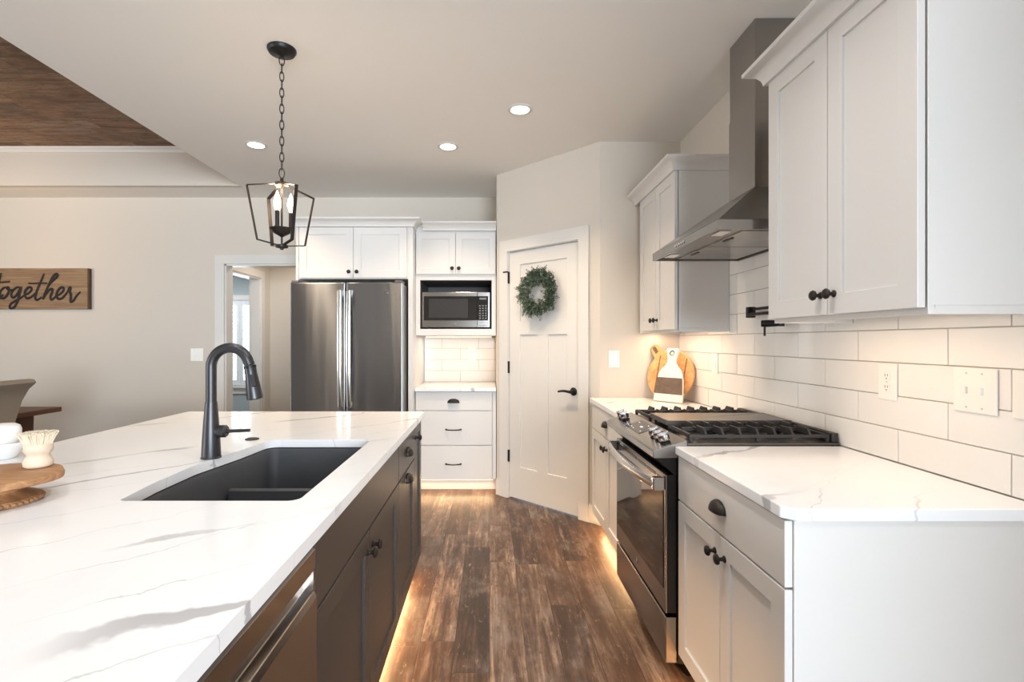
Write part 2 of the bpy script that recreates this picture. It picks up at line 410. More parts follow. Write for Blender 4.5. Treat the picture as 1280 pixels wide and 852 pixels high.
# pantry: diagonal wall with its door, and the two short return walls
PL, PD0, PD1, PDH = 1.0324, 0.1375, 0.8545, 2.072
mb = MB()
for u0, u1, z0, z1 in ((0, PD0, 0, ZC), (PD1, PL, 0, ZC), (PD0, PD1, PDH, ZC)):
    FP.box(mb, u0, u1, -0.1, 0, z0, z1)
mb.box((0.062, 4.33, 0), (0.16, YB, ZC)); mb.box((0.792, YP, 0), (XW, YP+0.1, ZC))
struct('wall_pantry', mb, 'wall_paint')
mb = MB()
for u0, u1, z0, z1 in ((PD0-0.09, PD0, 0, PDH), (PD1, PD1+0.09, 0, PDH), (PD0-0.09, PD1+0.09, PDH, PDH+0.095)):
    FP.box(mb, u0, u1, 0.001, 0.019, z0, z1)
for u0, u1 in ((PD0-0.001, PD0+0.004), (PD1-0.004, PD1+0.001)):
    FP.box(mb, u0, u1, -0.1, 0.004, 0, PDH)
FP.box(mb, PD0, PD1, -0.1, 0.004, PDH-0.005, PDH)
struct('trim_2', mb, 'trim_white', bevel=0.002)
mb = MB()
FP.box(mb, 0.0, PD0-0.091, 0.001, 0.015, 0.0, 0.135); FP.box(mb, PD1+0.091, PL+0.004, 0.001, 0.015, 0.0, 0.135)
mb.box((0.785, YP-0.015, 0), (0.80, YP-0.001, 0.135))
struct('baseboard_pantry', mb, 'trim_white', bevel=0.003)
mb = MB(); mb.box((XL, YB-0.016, 0), (DX0-0.093, YB-0.001, 0.135)); mb.box((DX1+0.093, YB-0.016, 0), (-1.67, YB-0.001, 0.135))
struct('baseboard_back', mb, 'trim_white', bevel=0.003)

def panel_leaf(fr, u0, u1, z0, z1, d0, d1, holes, depth=0.008):
    """door leaf: solid slab with recessed flat panels given as (u0,u1,z0,z1)"""
    mb = MB(); us = sorted({u0, u1, *[h[0] for h in holes], *[h[1] for h in holes]}); zs = sorted({z0, z1, *[h[2] for h in holes], *[h[3] for h in holes]})
    bm = mb.bm; cache = {}
    def V(u, z, d):
        k = (round(u,5), round(z,5), round(d,5))
        if k not in cache: cache[k] = bm.verts.new(fr.p(u, d, z))
        return cache[k]
    for a, b in zip(us, us[1:]):
        for c, e in zip(zs, zs[1:]):
            um, zm = (a+b)/2, (c+e)/2
            if not any(h[0] < um < h[1] and h[2] < zm < h[3] for h in holes):
                bm.faces.new((V(a,c,d1), V(b,c,d1), V(b,e,d1), V(a,e,d1)))
    for h in holes:
        hu = [u for u in us if h[0]-1e-6 <= u <= h[1]+1e-6]; hz = [z for z in zs if h[2]-1e-6 <= z <= h[3]+1e-6]
        for a, b in zip(hu, hu[1:]):
            for z in (h[2], h[3]): bm.faces.new((V(a,z,d1), V(b,z,d1), V(b,z,d1-depth), V(a,z,d1-depth)))
            for c, e in zip(hz, hz[1:]): bm.faces.new((V(a,c,d1-depth), V(b,c,d1-depth), V(b,e,d1-depth), V(a,e,d1-depth)))
        for c, e in zip(hz, hz[1:]):
            for u in (h[0], h[1]): bm.faces.new((V(u,c,d1), V(u,e,d1), V(u,e,d1-depth), V(u,c,d1-depth)))
    for a, b in zip(us, us[1:]):
        for z in (z0, z1): bm.faces.new((V(a,z,d1), V(b,z,d1), V(b,z,d0), V(a,z,d0)))
    for c, e in zip(zs, zs[1:]):
        for u in (u0, u1): bm.faces.new((V(u,c,d1), V(u,e,d1), V(u,e,d0), V(u,c,d0)))
    for a, b in zip(us, us[1:]):
        for c, e in zip(zs, zs[1:]): bm.faces.new((V(a,c,d0), V(b,c,d0), V(b,e,d0), V(a,e,d0)))
    return mb

door = obj('door_1', panel_leaf(FP, PD0+0.007, PD1-0.007, 0.012, PDH-0.010, -0.042, -0.006,
      [(0.262, 0.735, 1.486, 1.952), (0.262, 0.444, 0.275, 1.372), (0.553, 0.735, 0.275, 1.372)], 0.010),
      'trim_white', bevel=0.0025, kind='structure', base=(0.42, 4.0, 0))
for z in (1.853, 1.10, 0.355):
    mb = MB(); FP.box(mb, PD0-0.003, PD0+0.012, -0.004, 0.010, z-0.05, z+0.05)
    if z > 1.5: FP.box(mb, PD0-0.045, PD0+0.006, 0.010, 0.022, z+0.042, z+0.054); 
    obj('hinge', mb, 'black_metal', door, bevel=0.002, label='black door hinge')
mb = MB(); c = FP.p(0.80, -0.006, 0.94)
mb.lathe([(0.031,0),(0.031,0.005),(0.026,0.009),(0.012,0.012),(0.011,0.045)], c, FP.vec(0,1))
a = FP.p(0.80, 0.042, 0.94); b1 = FP.p(0.74, 0.044, 0.944); b2 = FP.p(0.69, 0.042, 0.936)
mb.tube([FP.p(0.808, 0.042, 0.94), a, b1, b2], [0.010, 0.011, 0.009, 0.007], 12, 5)
obj('lever_handle', mb, 'black_metal', door, smooth=True, label='black lever door handle with round rosette')

# doorway in the back wall, hall and the shuttered window beyond
mb = MB(); w = 0.09
for a, b in (((DX0-w, YB-0.019, 0), (DX0, YB-0.001, DH)), ((DX1, YB-0.019, 0), (DX1+w, YB-0.001, DH)), ((DX0-w, YB-0.019, DH), (DX1+w, YB-0.001, DH+0.088)),
             ((DX0-0.001, YB-0.004, 0), (DX0+0.018, YB+0.124, DH)), ((DX1-0.018, YB-0.004, 0), (DX1+0.001, YB+0.124, DH)), ((DX0, YB-0.004, DH-0.018), (DX1, YB+0.124, DH))): mb.box(a, b)
struct('trim_3', mb, 'trim_white', bevel=0.002)
HX, HY = -2.80, 6.40
mb = MB(); mb.box((HX-0.12, YB+0.125, 0), (HX, 5.25, 2.45)); mb.box((HX-0.12, 6.12, 0), (HX, HY+0.12, 2.45)); mb.box((HX-0.12, 5.25, DH), (HX, 6.12, 2.45))
mb.box((HX, HY, 0), (-1.5, HY+0.12, 2.45)); mb.box((-1.62, YB+0.125, 0), (-1.5, HY, 2.45))
struct('wall_hall', mb, 'hall_paint')
struct('ceiling_hall', MB().box((-5.6, YB+0.125, 2.45), (-1.5, 8.2, 2.5)), 'ceiling_paint')
mb = MB()
mb.box((HX, 6.12, 0), (HX+0.018, 6.21, DH)); mb.box((HX, 5.16, 0), (HX+0.018, 5.25, DH)); mb.box((HX, 5.16, DH), (HX+0.018, 6.21, DH+0.09))
mb.box((HX-0.125, 6.10, 0), (HX+0.004, 6.121, DH)); mb.box((HX-0.125, 5.249, 0), (HX+0.004, 5.268, DH)); mb.box((HX-0.125, 5.25, DH-0.018), (HX+0.004, 6.12, DH+0.001))
struct('trim_4', mb, 'trim_white', bevel=0.002)
mb = MB(); FW = 8.0; wx0, wx1, wz0, wz1 = -4.62, -3.55, 0.62, 1.97
mb.box((-5.6, FW, 0), (wx0, FW+0.12, 2.45)); mb.box((wx1, FW, 0), (HX-0.121, FW+0.12, 2.45)); mb.box((wx0, FW, 0), (wx1, FW+0.12, wz0)); mb.box((wx0, FW, wz1), (wx1, FW+0.12, 2.45))
mb.box((-5.6, YB+0.125, 0), (-5.48, FW, 2.45))
mb.box((HX-0.12, HY+0.121, 0), (HX-0.001, FW, 2.45))
struct('wall_bedroom', mb, 'bedroom_paint')
mb = MB()
for a, b in (((wx0-.08, FW-.02, wz0-.02), (wx0, FW-.001, wz1+.08)), ((wx1, FW-.02, wz0-.02), (wx1+.08, FW-.001, wz1+.08)), ((wx0, FW-.02, wz1), (wx1, FW-.001, wz1+.08)), ((wx0-.1, FW-.05, wz0-.05), (wx1+.1, FW-.001, wz0-.01)), ((wx0-.06, FW-.02, wz0-.14), (wx1+.06, FW-.001, wz0-.05))): mb.box(a, b)
win = struct('window_1', mb, 'trim_white', bevel=0.002, base=(-4.1, 8.0, 0.6))
xm = -3.98
for k, (a, b) in enumerate(((wx0+.004, xm-.002), (xm+.002, wx1-.004))):
    mb = MB()
    for p_, q_ in (((a, FW-.005, wz0), (a+.05, FW+.025, wz1)), ((b-.05, FW-.005, wz0), (b, FW+.025, wz1)), ((a+.05, FW-.005, wz0), (b-.05, FW+.025, wz0+.08)), ((a+.05, FW-.005, wz1-.08), (b-.05, FW+.025, wz1))): mb.box(p_, q_)
    sh = obj('shutter', mb, 'shutter_paint', win)
    mb = MB(); z = wz0+.12
    while z < wz1-.1:
        mb.bar((a+.05, FW+.01, z), (b-.05, FW+.01, z), 0.06, 0.008, (0, 0.35, 1)); z += 0.068
    obj('louvers', mb, 'shutter_paint', sh)
obj('pane', MB().box((wx0, FW+.085, wz0), (wx1, FW+.092, wz1)), 'window_glass', win)

# ------------------------------------------------------------------ shared small hardware
def knob(fr, u, d, z, parent, mat='black_bronze', s=1.0):
    mb = MB().lathe([(0.011*s,0),(0.011*s,0.002),(0.0065*s,0.006),(0.0055*s,0.014),(0.008*s,0.019),(0.0155*s,0.022),(0.0165*s,0.026),(0.013*s,0.031),(0.005*s,0.0335)], fr.p(u,d,z), fr.vec(0,1), 20)
    obj('knob', mb, mat, parent, smooth=True, label='dark round knob')
def cup_pull(fr, u, d, z, parent, mat='black_bronze', w=0.086, h=0.034, dep=0.026):
    """bin pull: quarter-dome shell open at the bottom with a flat base flange"""
    rings = []; n = 18; m = 7
    for j in range(m+1):
        a = j/m*PI/2; ring = []
        for i in range(n+1):
            t_ = -1+2*i/n
            e = math.sqrt(max(0.0, 1-abs(t_)**2.4))
            ring.append(fr.p(u+t_*w/2, d+0.001+dep*e*math.cos(a)**0.9 if j < m else d+0.001, z-h*0.45+h*e*math.sin(a)))
        rings.append(ring)
    mb = MB().quad_grid(rings, close=False, cap0=False, cap1=False)
    o = obj('cup_pull', mb, mat, parent, smooth=True, solid=0.0025, label='dark cup pull')
def bar_pull(fr, u, d, z, parent, w=0.128, mat='black_bronze'):
    mb = MB().tube([fr.p(u-w/2, d, z), fr.p(u-w/2, d+0.018, z), fr.p(u-w/4, d+0.028, z-.002), fr.p(u, d+0.03, z-0.003), fr.p(u+w/4, d+0.028, z-.002), fr.p(u+w/2, d+0.018, z), fr.p(u+w/2, d, z)], [0.007,0.006,0.005,0.005,0.005,0.006,0.007], 10, 4)
    obj('bar_pull', mb, mat, parent, smooth=True, label='dark arched bar pull')
def shaker(fr, name, u0, u1, z0, z1, d, mat, parent, st=0.062, th=0.02):
    return obj(name, panel_leaf(fr, u0, u1, z0, z1, d-th, d, [(u0+st, u1-st, z0+st, z1-st)], 0.0085), mat, parent, bevel=0.0018)
def slab(fr, name, u0, u1, z0, z1, d, mat, parent, th=0.02):
    mb = MB(); fr.box(mb, u0, u1, d-th, d, z0, z1); return obj(name, mb, mat, parent, bevel=0.0022)
def led(fr, name_label, u0, u1, d, z, power, parent_none=None, tilt=0.0, label='', w=0.014, col=LED):
    """slim LED strip: aluminium channel and glowing diffuser, with its own light"""
    t_ = thing('led_strip', label, 'light', fr.pos((u0+u1)/2, d, z), group='warm led strips')
    mb = MB(); fr.box(mb, u0, u1, d-w/2, d+w/2, z-0.004, z+0.006); obj('channel', mb, 'plate_white', t_)
    mb = MB(); fr.box(mb, u0+.004, u1-.004, d-w/2+.002, d+w/2-.002, z-0.007, z-0.004); obj('diffuser', mb, 'led_glow', t_)
    L = (fr.p(u1,d,z)-fr.p(u0,d,z))
    o = area('led_light', (0,0,-0.010), (0, 0, math.atan2(L.y, L.x)), L.length, 0.012, power, col, parent=t_)
    if tilt:
        ax = L.normalized(); o.location.z = -0.012; o.rotation_mode = 'QUATERNION'
        o.rotation_quaternion = Matrix.Rotation(tilt, 4, ax).to_quaternion() @ Matrix.Rotation(math.atan2(L.y, L.x), 4, 'Z').to_quaternion()
    return t_

def carcass(fr, u0, u1, d0, d1, z0, z1, t_=0.018, top=True):
    """open-front box of panels"""
    mb = MB()
    fr.box(mb, u0, u0+t_, d0, d1, z0, z1); fr.box(mb, u1-t_, u1, d0, d1, z0, z1)
    fr.box(mb, u0+t_, u1-t_, d0, d0+t_, z0, z1); fr.box(mb, u0+t_, u1-t_, d0+t_, d1, z0, z0+t_)
    if top: fr.box(mb, u0+t_, u1-t_, d0+t_, d1, z1-t_, z1)
    else: fr.box(mb, u0+t_, u1-t_, d1-t_, d1, z1-0.1, z1)
    return mb
def face_fill(fr, mb, u0, u1, d0, d1, z0, z1): fr.box(mb, u0, u1, d0, d1, z0, z1)

CROWN = [(0.0, -0.004), (0.012, -0.004), (0.014, 0.008), (0.018, 0.018), (0.028, 0.032), (0.044, 0.044), (0.062, 0.050), (0.066, 0.053), (0.066, 0.066), (0.0, 0.066)]
# ------------------------------------------------------------------ backsplash tiles (pattern inside their parts)
def tiles(fr, u0, u1, z0, z1, d, parent, tl=0.363, th=0.1108, phase=1.49, zbase=0.9145):
    mb = MB(); g = 0.0014; r = random.Random(3)
    row = 0; z = zbase
    while z < z1-0.005:
        za, zb = max(z+g, z0), min(z+th-g, z1)
        off = phase + (0.0 if row % 2 else 0.5*tl)
        k = math.floor((u0-off)/tl)
        while off+k*tl < u1:
            a, b = max(off+k*tl+g, u0), min(off+(k+1)*tl-g, u1)
            if b-a > 0.012 and zb-za > 0.012:
                j = [r.uniform(-0.0006, 0.0006) for _ in range(4)]
                back = [fr.p(a,d,za), fr.p(b,d,za), fr.p(b,d,zb), fr.p(a,d,zb)]
                f_ = [fr.p(a,d+.006+j[0],za), fr.p(b,d+.006+j[1],za), fr.p(b,d+.006+j[2],zb), fr.p(a,d+.006+j[3],zb)]
                mb.quad_grid([back, f_])
            k += 1
        row += 1; z += th
    bs = MB(); fr.box(bs, u0, u1, 0.0005, d, z0, z1)
    o = obj('grout_bed', bs, 'grout', parent, label='grout between the tiles')
    obj('backsplash_tiles', mb, 'tile_glaze', parent, bevel=0.0015, label='glossy white subway tile backsplash')
tiles(FR, -0.4, YP-0.002, 0.915, 1.80, 0.003, wr)
wbk = bpy.data.objects['wall_back']
tiles(FB, -0.648, 0.06, 0.915, 1.368, 0.003, wbk, phase=-0.11)

# ------------------------------------------------------------------ right-hand run
TT = 0.95
DF, DC = 0.643, 0.622                             # door faces and carcass fronts, out from the right wall
def base_unit(u0, u1, name, label, fd0, fd1, loc_u, end_lo=False):
    t_ = thing(name, label, 'cabinet', FR.pos(loc_u, 0.3, 0))
    mb = MB(); FR.box(mb, u0, u1, 0.012, DC, 0.108, 0.882); 
    if end_lo: FR.box(mb, u0, u0+0.018, 0.012, DC-0.001, 0.001, 0.1085)
    obj('carcass', mb, 'cabinet_white', t_, bevel=0.0012)
    mb = MB(); FR.box(mb, u0+0.019, u1, 0.012, 0.555, 0.001, 0.107); obj('toe_kick', mb, 'cabinet_white', t_)
    dr = slab(FR, 'drawer_front', fd0, fd1, 0.712, 0.877, DF, 'cabinet_white', t_)
    m = (fd0+fd1)/2; cup_pull(FR, m, DF, 0.797, dr)
    d1 = shaker(FR, 'door', fd0, m-0.0015, 0.114, 0.706, DF, 'cabinet_white', t_); knob(FR, m-0.033, DF, 0.645, d1)
    d2 = shaker(FR, 'door', m+0.0015, fd1, 0.114, 0.706, DF, 'cabinet_white', t_); knob(FR, m+0.033, DF, 0.645, d2)
    return t_
base_unit(1.232, 1.936, 'base_cabinet', 'white base cabinet nearest the camera, right of the range', 1.236, 1.933, 1.55, True)
base_unit(2.708, 3.582, 'base_cabinet', 'white base cabinet between the range and the pantry wall', 2.714, 3.555, 3.1)

def counter(name, poly, z1, th, mat, label, base, holes=(), bevel=0.003):
    mb = MB(); bm = mb.bm
    loops = [poly]+list(holes); tops, bots, edges = [], [], []
    for lp in loops:
        tv = [bm.verts.new((x, y, z1)) for x, y in lp]; bv = [bm.verts.new((x, y, z1-th)) for x, y in lp]
        n = len(lp); et = [bm.edges.new((tv[i], tv[(i+1)%n])) for i in range(n)]; eb = [bm.edges.new((bv[i], bv[(i+1)%n])) for i in range(n)]
        tops += et; bots += eb
        for i in range(n): bm.faces.new((tv[i], tv[(i+1)%n], bv[(i+1)%n], bv[i]))
    bmesh.ops.triangle_fill(bm, edges=tops, use_beauty=True); bmesh.ops.triangle_fill(bm, edges=bots, use_beauty=True)
    o = obj(name, mb, mat, None, bevel=bevel, base=base, label=label, cat='countertop'); return o
xf, xb = 0.717, XW-0.011
counter('countertop', [(xb, 1.212), (xf+.028, 1.212), (xf, 1.24), (xf, 1.9385), (xb, 1.9385)], 0.914, 0.031, 'quartz', 'white veined worktop right of the range, nearest the camera', (1.05, 1.6, 0.883))
counter('countertop', [(xb, 2.7055), (xf, 2.7055), (xf, YP-.002), (xb, YP-.002)], 0.914, 0.031, 'quartz', 'white veined worktop between range and pantry wall, under the cutting boards', (1.05, 3.1, 0.883))

# ------------------------------------------------------------------ range
U0, U1 = 1.943, 2.697; UM = (U0+U1)/2
rg = thing('range', 'stainless slide-in gas range with black iron grates', 'stove', FR.pos(UM, 0.35, 0))
mb = MB(); FR.box(mb, U0, U1, 0.03, 0.641, 0.068, 0.898); 
for uu in (U0+.05, U1-.05):
    for dd in (0.08, 0.58): mb.cyl(FR.p(uu, dd, 0.001), (0,0,1), 0.018, 0.068, 14)
def prof_u(fr, prof, u0, u1, mb=None):
    mb = mb or MB(); mb.quad_grid([[fr.p(u0,d,z) for d,z in prof], [fr.p(u1,d,z) for d,z in prof]]); return mb
prof_u(FR, [(0.728, 0.8675), (0.60, 0.8675), (0.60, 0.80), (0.655, 0.80)], U0+.002, U1-.002, mb)
obj('body', mb, 'black_enamel', rg, bevel=0.002, label='black enamel range body')
cp = obj('control_panel', prof_u(FR, [(0.733, 0.866), (0.737, 0.870), (0.737, 0.892), (0.731, 0.897), (0.606, 0.937), (0.604, 0.868)], U0-.003, U1+.003), 'steel', rg, bevel=0.002, label='sloping stainless control panel')
nrm = Vector(FR.vec(0.04, 0, 0)); nrm = (FR.vec(0, 0.040, 0) + Vector((0,0,0.125))).normalized()
def panel_pt(u, s): # s 0 front .. 1 back on the sloping face
    return FR.p(u, 0.731+(0.606-0.731)*s, 0.897+0.040*s)
for u in (1.995, 2.055, 2.115, 2.575, 2.640):
    c = panel_pt(u, 0.48)
    mb = MB().lathe([(0.021,0),(0.021,0.004),(0.0165,0.006),(0.0165,0.012)], c, nrm, 24)
    k = obj('burner_knob', mb, 'black_metal', cp, smooth=True, label='stainless burner knob')
    mb = MB().lathe([(0.0215,0.012),(0.0225,0.015),(0.0215,0.034),(0.018,0.037)], c, nrm, 28)
    obj('knob_cap', mb, 'chrome', k, smooth=True)
    upv = nrm.cross(Vector((0,1,0)))
    mb = MB().bar(c+nrm*0.039-upv*0.021, c+nrm*0.039+upv*0.021, 0.009, 0.006, nrm); obj('grip', mb, 'chrome', k, bevel=0.002)
q = [panel_pt(2.24, 0.22), panel_pt(2.46, 0.22), panel_pt(2.46, 0.86), panel_pt(2.24, 0.86)]
dsp = obj('display', MB().quad_grid([[v+nrm*0.0002 for v in q], [v+nrm*0.0015 for v in q]]), 'dark_glass', cp, label='black glass touch display')
for i, (du, ss, w_, h_) in enumerate(((2.335, .55, .030, .010), (2.27, .35, .012, .004), (2.27, .7, .012, .004), (2.41, .35, .014, .004), (2.43, .7, .014, .004), (2.31, .75, .012, .004), (2.37, .32, .010, .004))):
    mb = MB(); c = panel_pt(du, ss)+nrm*0.0018; a = Vector((0,1,0))*w_/2; b = upv*h_/2
    mb.quad_grid([[c-a-b, c+a-b, c+a+b, c-a+b], [c-a-b+nrm*.0003, c+a-b+nrm*.0003, c+a+b+nrm*.0003, c-a+b+nrm*.0003]])
    obj('readout', mb, 'display_glow', dsp, label='small pale lit symbol')
# oven door
mb = MB(); FR.box(mb, U0+.003, U1-.003, 0.643, 0.680, 0.264, 0.800); od = obj('oven_door', mb, 'black_enamel', rg, bevel=0.002, label='black edged oven door')
mb = MB(); FR.box(mb, U0+.003, U1-.003, 0.6803, 0.688, 0.264, 0.800); obj('door_skin', mb, 'steel_dark', od, bevel=0.002, label='stainless face of the oven door')
mb = MB(); FR.box(mb, U0+.024, U1-.024, 0.6885, 0.6905, 0.352, 0.738); obj('oven_window', mb, 'dark_glass', od, bevel=0.001, label='dark reflective oven glass')
for a, b in ((.03,.10),(.12,.235),(.25,.365),(.385,.50),(.515,.63),(.65,.72)): mb = MB(); FR.box(mb, U0+a, U0+b, 0.6885, 0.6895, 0.770, 0.782); obj('vent_slot', mb, 'black_enamel', od)
pts, n = [], 16
for i in range(n+1):
    s = i/n; pts.append(FR.p(U0+.012+s*(U1-U0-.024), 0.726+0.030*math.sin(PI*s), 0.764))
h = obj('door_handle', MB().tube(pts, 0.021, 12, 1, sq=(FR.vec(0,1), 0.42)), 'handle_steel', od, smooth=True, label='bowed stainless oven handle')
for a in (U0+.005, U1-.033):
    mb = MB(); FR.box(mb, a, a+.028, 0.689, 0.735, 0.738, 0.790); obj('handle_bracket', mb, 'handle_steel', h, bevel=0.005)
def emblem(fr, u, d, z, r, parent, mat='handle_steel'):
    """round badge with two linked script letters in relief"""
    c = fr.p(u, d, z); n = fr.vec(0, 1)
    b = obj('badge', MB().lathe([(r,0),(r,0.0012),(r*.93,0.0016)], c, n, 28), 'grey_plate', parent, smooth=True, label='small round maker badge')
    mb = MB(); P = lambda x, y: fr.p(u+x*r, d+0.0018, z+y*r)
    mb.tube([P(.84*math.cos(a*PI/12), .84*math.sin(a*PI/12)) for a in range(24)], r*.05, 6, closed=True)
    mb.tube([P(-.05,.38),P(-.25,.55),P(-.52,.3),P(-.55,-.1),P(-.3,-.42),P(-.08,-.15),P(-.1,.02),P(-.28,0),P(-.05,.02),P(-.05,-.4),P(-.25,-.6)], r*.06, 6, 4)
    mb.tube([P(.5,.38),P(.3,.55),P(.15,.3),P(.38,.08),P(.12,-.12),P(.15,-.42),P(.45,-.42),P(.58,-.2)], r*.06, 6, 4)
    obj('monogram', mb, mat, b)
emblem(FR, UM, 0.688, 0.305, 0.014, od)
mb = MB(); FR.box(mb, U0+.003, U1-.003, 0.643, 0.688, 0.070, 0.248); obj('warming_drawer', mb, 'steel_dark', rg, bevel=0.004, label='stainless lower drawer')
mb = MB(); FR.box(mb, U0+.003, U1-.003, 0.030, 0.604, 0.8985, 0.925); FR.box(mb, U0-.003, U1+.003, 0.013, 0.605, 0.9155, 0.9255)
obj('cooktop', mb, 'grey_plate', rg, bevel=0.003, label='dark steel cooktop')
def burner(u, d, r):
    mb = MB().lathe([(r*1.25,0),(r*1.2,0.006),(r*.8,0.008),(r*.8,0.013),(r,0.013),(r,0.017),(r*.85,0.0205)], FR.p(u,d,0.9260), (0,0,1), 28)
    obj('burner', mb, 'black_enamel', rg, smooth=True)
for u in (2.08, 2.565):
    burner(u, 0.17, 0.036); burner(u, 0.44, 0.045)
def grate(u0, u1, d0, d1):
    mb = MB(); z0, z1 = 0.949, 0.972; b = 0.012
    for a in (u0, u1-b): FR.box(mb, a, a+b, d0, d1, z0-.008, z0+.005)
    for a in (d0, d1-b): FR.box(mb, u0+b, u1-b, a, a+b, z0-.008, z0+.007)
    for uu in (u0, u1-b):
        for dd in (d0, (d0+d1)/2, d1-b): FR.box(mb, uu, uu+b, dd, dd+b, 0.9260, z0-.008)
    um = (u0+u1)/2
    FR.box(mb, um-b/2, um+b/2, d0+b, d1-b, z0-.002, z1-.008)
    n = 8
    for i in range(1, n):
        dd = d0+(d1-d0)*i/n
        for (ua, ub) in ((u0+b*.3, um-.022), (um+.022, u1-b*.3)):
            r0 = [FR.p(ua,dd-.0055,z0), FR.p(ub,dd-.0055,z0), FR.p(ub,dd+.0055,z0), FR.p(ua,dd+.0055,z0)]
            s_ = 0.014 if ua < um-.03 else 0.0
            r1 = [FR.p(ua+(.022 if ua<um else 0),dd-.004,z1+.005), FR.p(ub-(.022 if ua>um else 0),dd-.004,z1+.005), FR.p(ub-(.022 if ua>um else 0),dd+.004,z1+.005), FR.p(ua+(.022 if ua<um else 0),dd+.004,z1+.005)]
            mb.quad_grid([r0, r1])
        FR.box(mb, um-.022, um+.022, dd-.004, dd+.004, z0+.001, z1-.006) if i in (2,7) else None
    return obj('grate', mb, 'cast_iron', rg, bevel=0.002, label='black cast iron grate')
grate(1.955, 2.192, 0.045, 0.590); grate(2.448, 2.685, 0.045, 0.590)
mb = MB(); z0 = 0.949
FR.box(mb, 2.200, 2.440, 0.045, 0.590, z0, z0+.022); 
for a in (2.200, 2.432): FR.box(mb, a, a+.008, 0.045, 0.590, z0+.022, z0+.020)
for a in (0.045, 0.578): FR.box(mb, 2.208, 2.432, a, a+.012, z0+.022, z0+.020)
for uu in (2.205, 2.425):
    for dd in (0.06, 0.56): FR.box(mb, uu, uu+.01, dd, dd+.01, 0.9260, z0)
obj('griddle', mb, 'grey_plate', rg, bevel=0.002, label='flat grey griddle plate')
mb = MB(); FR.box(mb, U0+.004, U1-.004, 0.016, 0.040, 0.9260, 0.962); obj('rear_trim', mb, 'cast_iron', rg, bevel=0.003)

# ------------------------------------------------------------------ wall cabinets on the right
def upper_unit(u0, u1, fd0, fd1, z0, z1, label, crown_path):
    t_ = thing('wall_cabinet', label, 'cabinet', FR.pos((u0+u1)/2, 0.011, z0))
    mb = MB(); FR.box(mb, u0, u1, 0.0115, 0.296, z0+.022, z1+.03); FR.box(mb, u0, u1, 0.279, 0.296, z0, z0+.022); FR.box(mb, u0, u0+.018, 0.0115, 0.279, z0, z0+.022); FR.box(mb, u1-.018, u1, 0.0115, 0.279, z0, z0+.022)
    obj('carcass', mb, 'cabinet_white', t_, bevel=0.0012)
    m = (fd0+fd1)/2
    d1 = shaker(FR, 'door', fd0, m-.0015, z0+.016, z1-.006, 0.320, 'cabinet_white', t_); knob(FR, m-.031, 0.320, z0+.078, d1)
    d2 = shaker(FR, 'door', m+.0015, fd1, z0+.016, z1-.006, 0.320, 'cabinet_white', t_); knob(FR, m+.031, 0.320, z0+.078, d2)
    obj('crown_molding', MB().sweep(CROWN, crown_path, 2.290, side=-1), 'cabinet_white', t_, smooth=True, label='coved crown molding')
    return t_
xc = XW-0.321
upper_unit(1.228, 1.892, 1.231, 1.889, 1.386, 2.296, 'large white wall cabinet nearest the camera, right of the hood', [(XW-.012, 1.228), (xc, 1.228), (xc, 1.892), (XW-.012, 1.892)])
upper_unit(2.844, 3.590, 2.848, 3.500, 1.372, 2.296, 'white wall cabinet between the hood and the pantry wall', [(XW-.012, 2.844), (xc, 2.844), (xc, 3.594)])
led(FR, '', 1.27, 1.85, 0.23, 1.4015, 1.35, col=LED_SOFT, label='warm led strip under the wall cabinet nearest the camera')
led(FR, '', 2.88, 3.55, 0.20, 1.3875, 2.4, col=LED_SOFT, label='warm led strip under the wall cabinet above the cutting boards')
led(FR, '', 1.27, 1.90, 0.566, 0.1005, 3.0, tilt=TT, label='warm led strip at the toe kick of the cabinet nearest the camera')
led(FR, '', 2.73, 3.54, 0.566, 0.1005, 4.0, tilt=TT, label='warm led strip at the toe kick between range and pantry')

# ------------------------------------------------------------------ hood
hd = thing('range_hood', 'stainless pyramid chimney hood above the range', 'range hood', FR.pos(2.337, 0.01, 1.753))
hu0, hu1, hd1 = 1.945, 2.729, 0.484
mb = MB(); w_ = 0.014; zb, zt = 1.753, 1.792
FR.box(mb, hu0, hu0+w_, .012, hd1, zb, zt); FR.box(mb, hu1-w_, hu1, .012, hd1, zb, zt); FR.box(mb, hu0+w_, hu1-w_, hd1-w_, hd1, zb, zt); FR.box(mb, hu0+w_, hu1-w_, .012, .012+w_, zb, zt)
lip = obj('lip', mb, 'steel', hd, bevel=0.0015)
R4 = lambda u0,u1,d0,d1,z: [FR.p(u0,d0,z), FR.p(u1,d0,z), FR.p(u1,d1,z), FR.p(u0,d1,z)]
mb = MB().loft(R4(hu0,hu1,.012,hd1,zt+.0005), R4(2.215,2.459,.012,.200,2.0)); obj('canopy', mb, 'steel', hd, bevel=0.002)
mb = MB(); FR.box(mb, 2.217, 2.457, .012, .198, 2.0005, 2.38); FR.box(mb, 2.220, 2.454, .012, .195, 2.38, ZC-.001); obj('chimney', mb, 'steel', hd, bevel=0.002)
mb = MB(); FR.box(mb, hu0+w_, hu1-w_, .027, hd1-w_, zb+.010, zb+.014); obj('underside', mb, 'steel_dark', hd)
for a, b in ((hu0+.05, 2.332), (2.342, hu1-.05)):
    mb = MB(); FR.box(mb, a, b, .05, .36, zb+.004, zb+.0095); f_ = obj('filter', mb, 'steel', hd, bevel=0.001, label='flat stainless grease filter')
    mb = MB(); FR.box(mb, (a+b)/2-.04, (a+b)/2+.04, .335, .348, zb+.001, zb+.004); obj('latch', mb, 'black_metal', f_)
for uu in (2.06, 2.61):
    mb = MB(); FR.box(mb, uu-.045, uu+.045, .395, .445, zb+.006, zb+.0095); obj('hood_lamp', mb, 'plate_white', hd, bevel=0.002, label='small oblong hood lamp')
